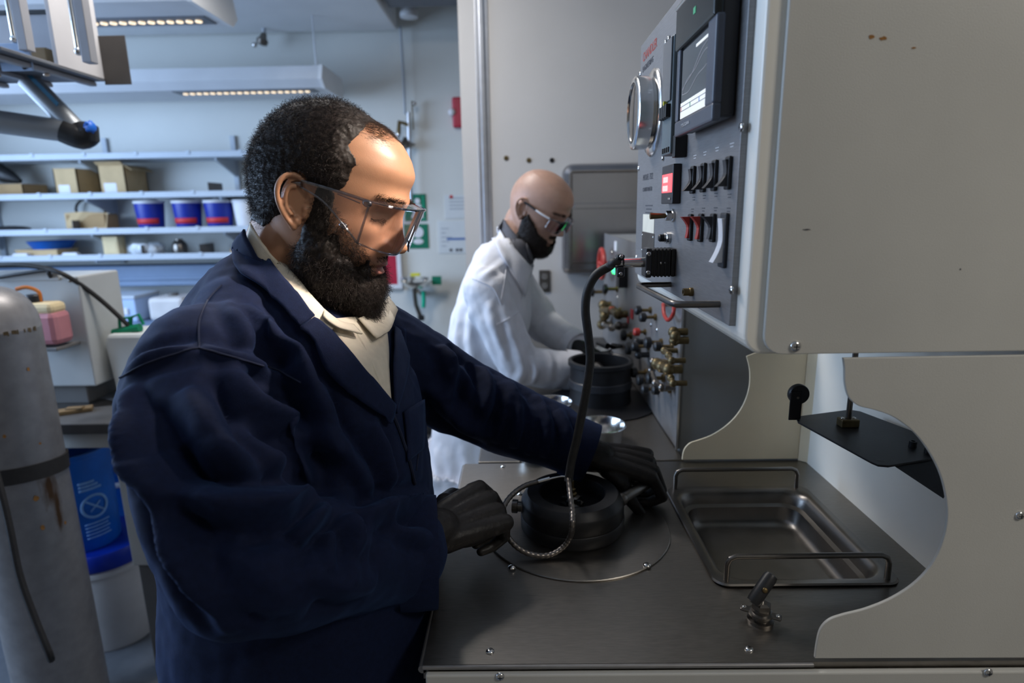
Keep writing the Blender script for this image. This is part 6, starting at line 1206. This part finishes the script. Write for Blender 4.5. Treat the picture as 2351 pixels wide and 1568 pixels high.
obj('ferrule', MB().lathe([(.0075, 0), (.0078, .004), (.0072, .034), (.0082, .036), (.0082, .046), (.006, .048)], (fx+.002, sy, sz), NX, 20), 'steel_bright', TC)
sb2 = obj('ferrule_saddle', MB().box((fx-.042, sy-.010, sz+.006), (fx-.030, sy+.010, sz+.013), .003).box((fx-.042, sy-.010, sz-.022), (fx-.030, sy+.010, sz-.006), .003), 'charcoal_plastic', TC)
screw(sb2, (fx-.036, sy-.010, sz+.010), (0, -1, 0), .003); screw(sb2, (fx-.036, sy-.010, sz-.016), (0, -1, 0), .003)
cp_ = [Vector((fx-.030, sy, sz)), Vector((fx-.046, sy, sz))]+[at(a, b, Y=y) for a, b, y in ((1400, 611, .955), (1368, 632, .958), (1349, 668, .96), (1344, 712, .96), (1350, 765, .958), (1355, 815, .955), (1352, 860, .952), (1344, 910, .95), (1334, 960, .948), (1324, 1010, .946), (1312, 1060, .944), (1305, 1105, .94))]
obj('cable', MB().tube(cp_, .0072, 14, spline=8), 'rubber_cable', TC)
lp_ = [at(1305, 1098, Y=.940), at(1309, 1135, Z=1.100), at(1314, 1175, Z=1.084), at(1314, 1205, Z=1.072)]+[at(a, b, Y=y) for a, b, y in ((1310, 1230, .868), (1294, 1255, .870), (1262, 1274, .862), (1222, 1273, .860), (1186, 1255, .866), (1162, 1225, .882), (1153, 1190, .905), (1159, 1158, .930), (1180, 1132, .952), (1208, 1114, .966), (1240, 1105, .974))]
L_ = catmull(lp_, 14); rad_ = [(.0048 if (k // 2) % 2 else .0043) for k in range(len(L_))]
obj('armoured_loop', MB().tube(L_, rad_, 12), 'armour_steel', TC)
e1_ = [at(a, b, Y=y) for a, b, y in ((1236, 1106, .973), (1262, 1099, .976))]; obj('loop_ferrule', MB().tube(e1_, .0046, 12), 'steel_bright', TC)
obj('probe_wire', MB().tube([at(1260, 1100, Y=.976), at(1288, 1094, Y=.976), at(1306, 1094, Y=.974), QC+Vector((.001, 0, .100)), QC+Vector((0, 0, .082))], .0016, 8, spline=6), 'steel_bright', TC)
b0, b1 = at(1424, 1148, Z=1.046), at(1492, 1106, Z=1.052)
SPN = thing('spanner_bar', 'steel bar handle gripped by the far glove', 'bar', b0); bv = (b1-b0).normalized(); obj('bar', MB().lathe([(.006, -.012), (.0085, -.010), (.0095, 0), (.0095, (b1-b0).length), (.008, (b1-b0).length+.003)], b0, bv, 22), 'steel_tray', SPN); obj('bar_collar', MB().lathe([(.011, -.004), (.0118, -.002), (.0118, .006), (.011, .008)], b0, bv, 22), 'steel_dark', SPN)
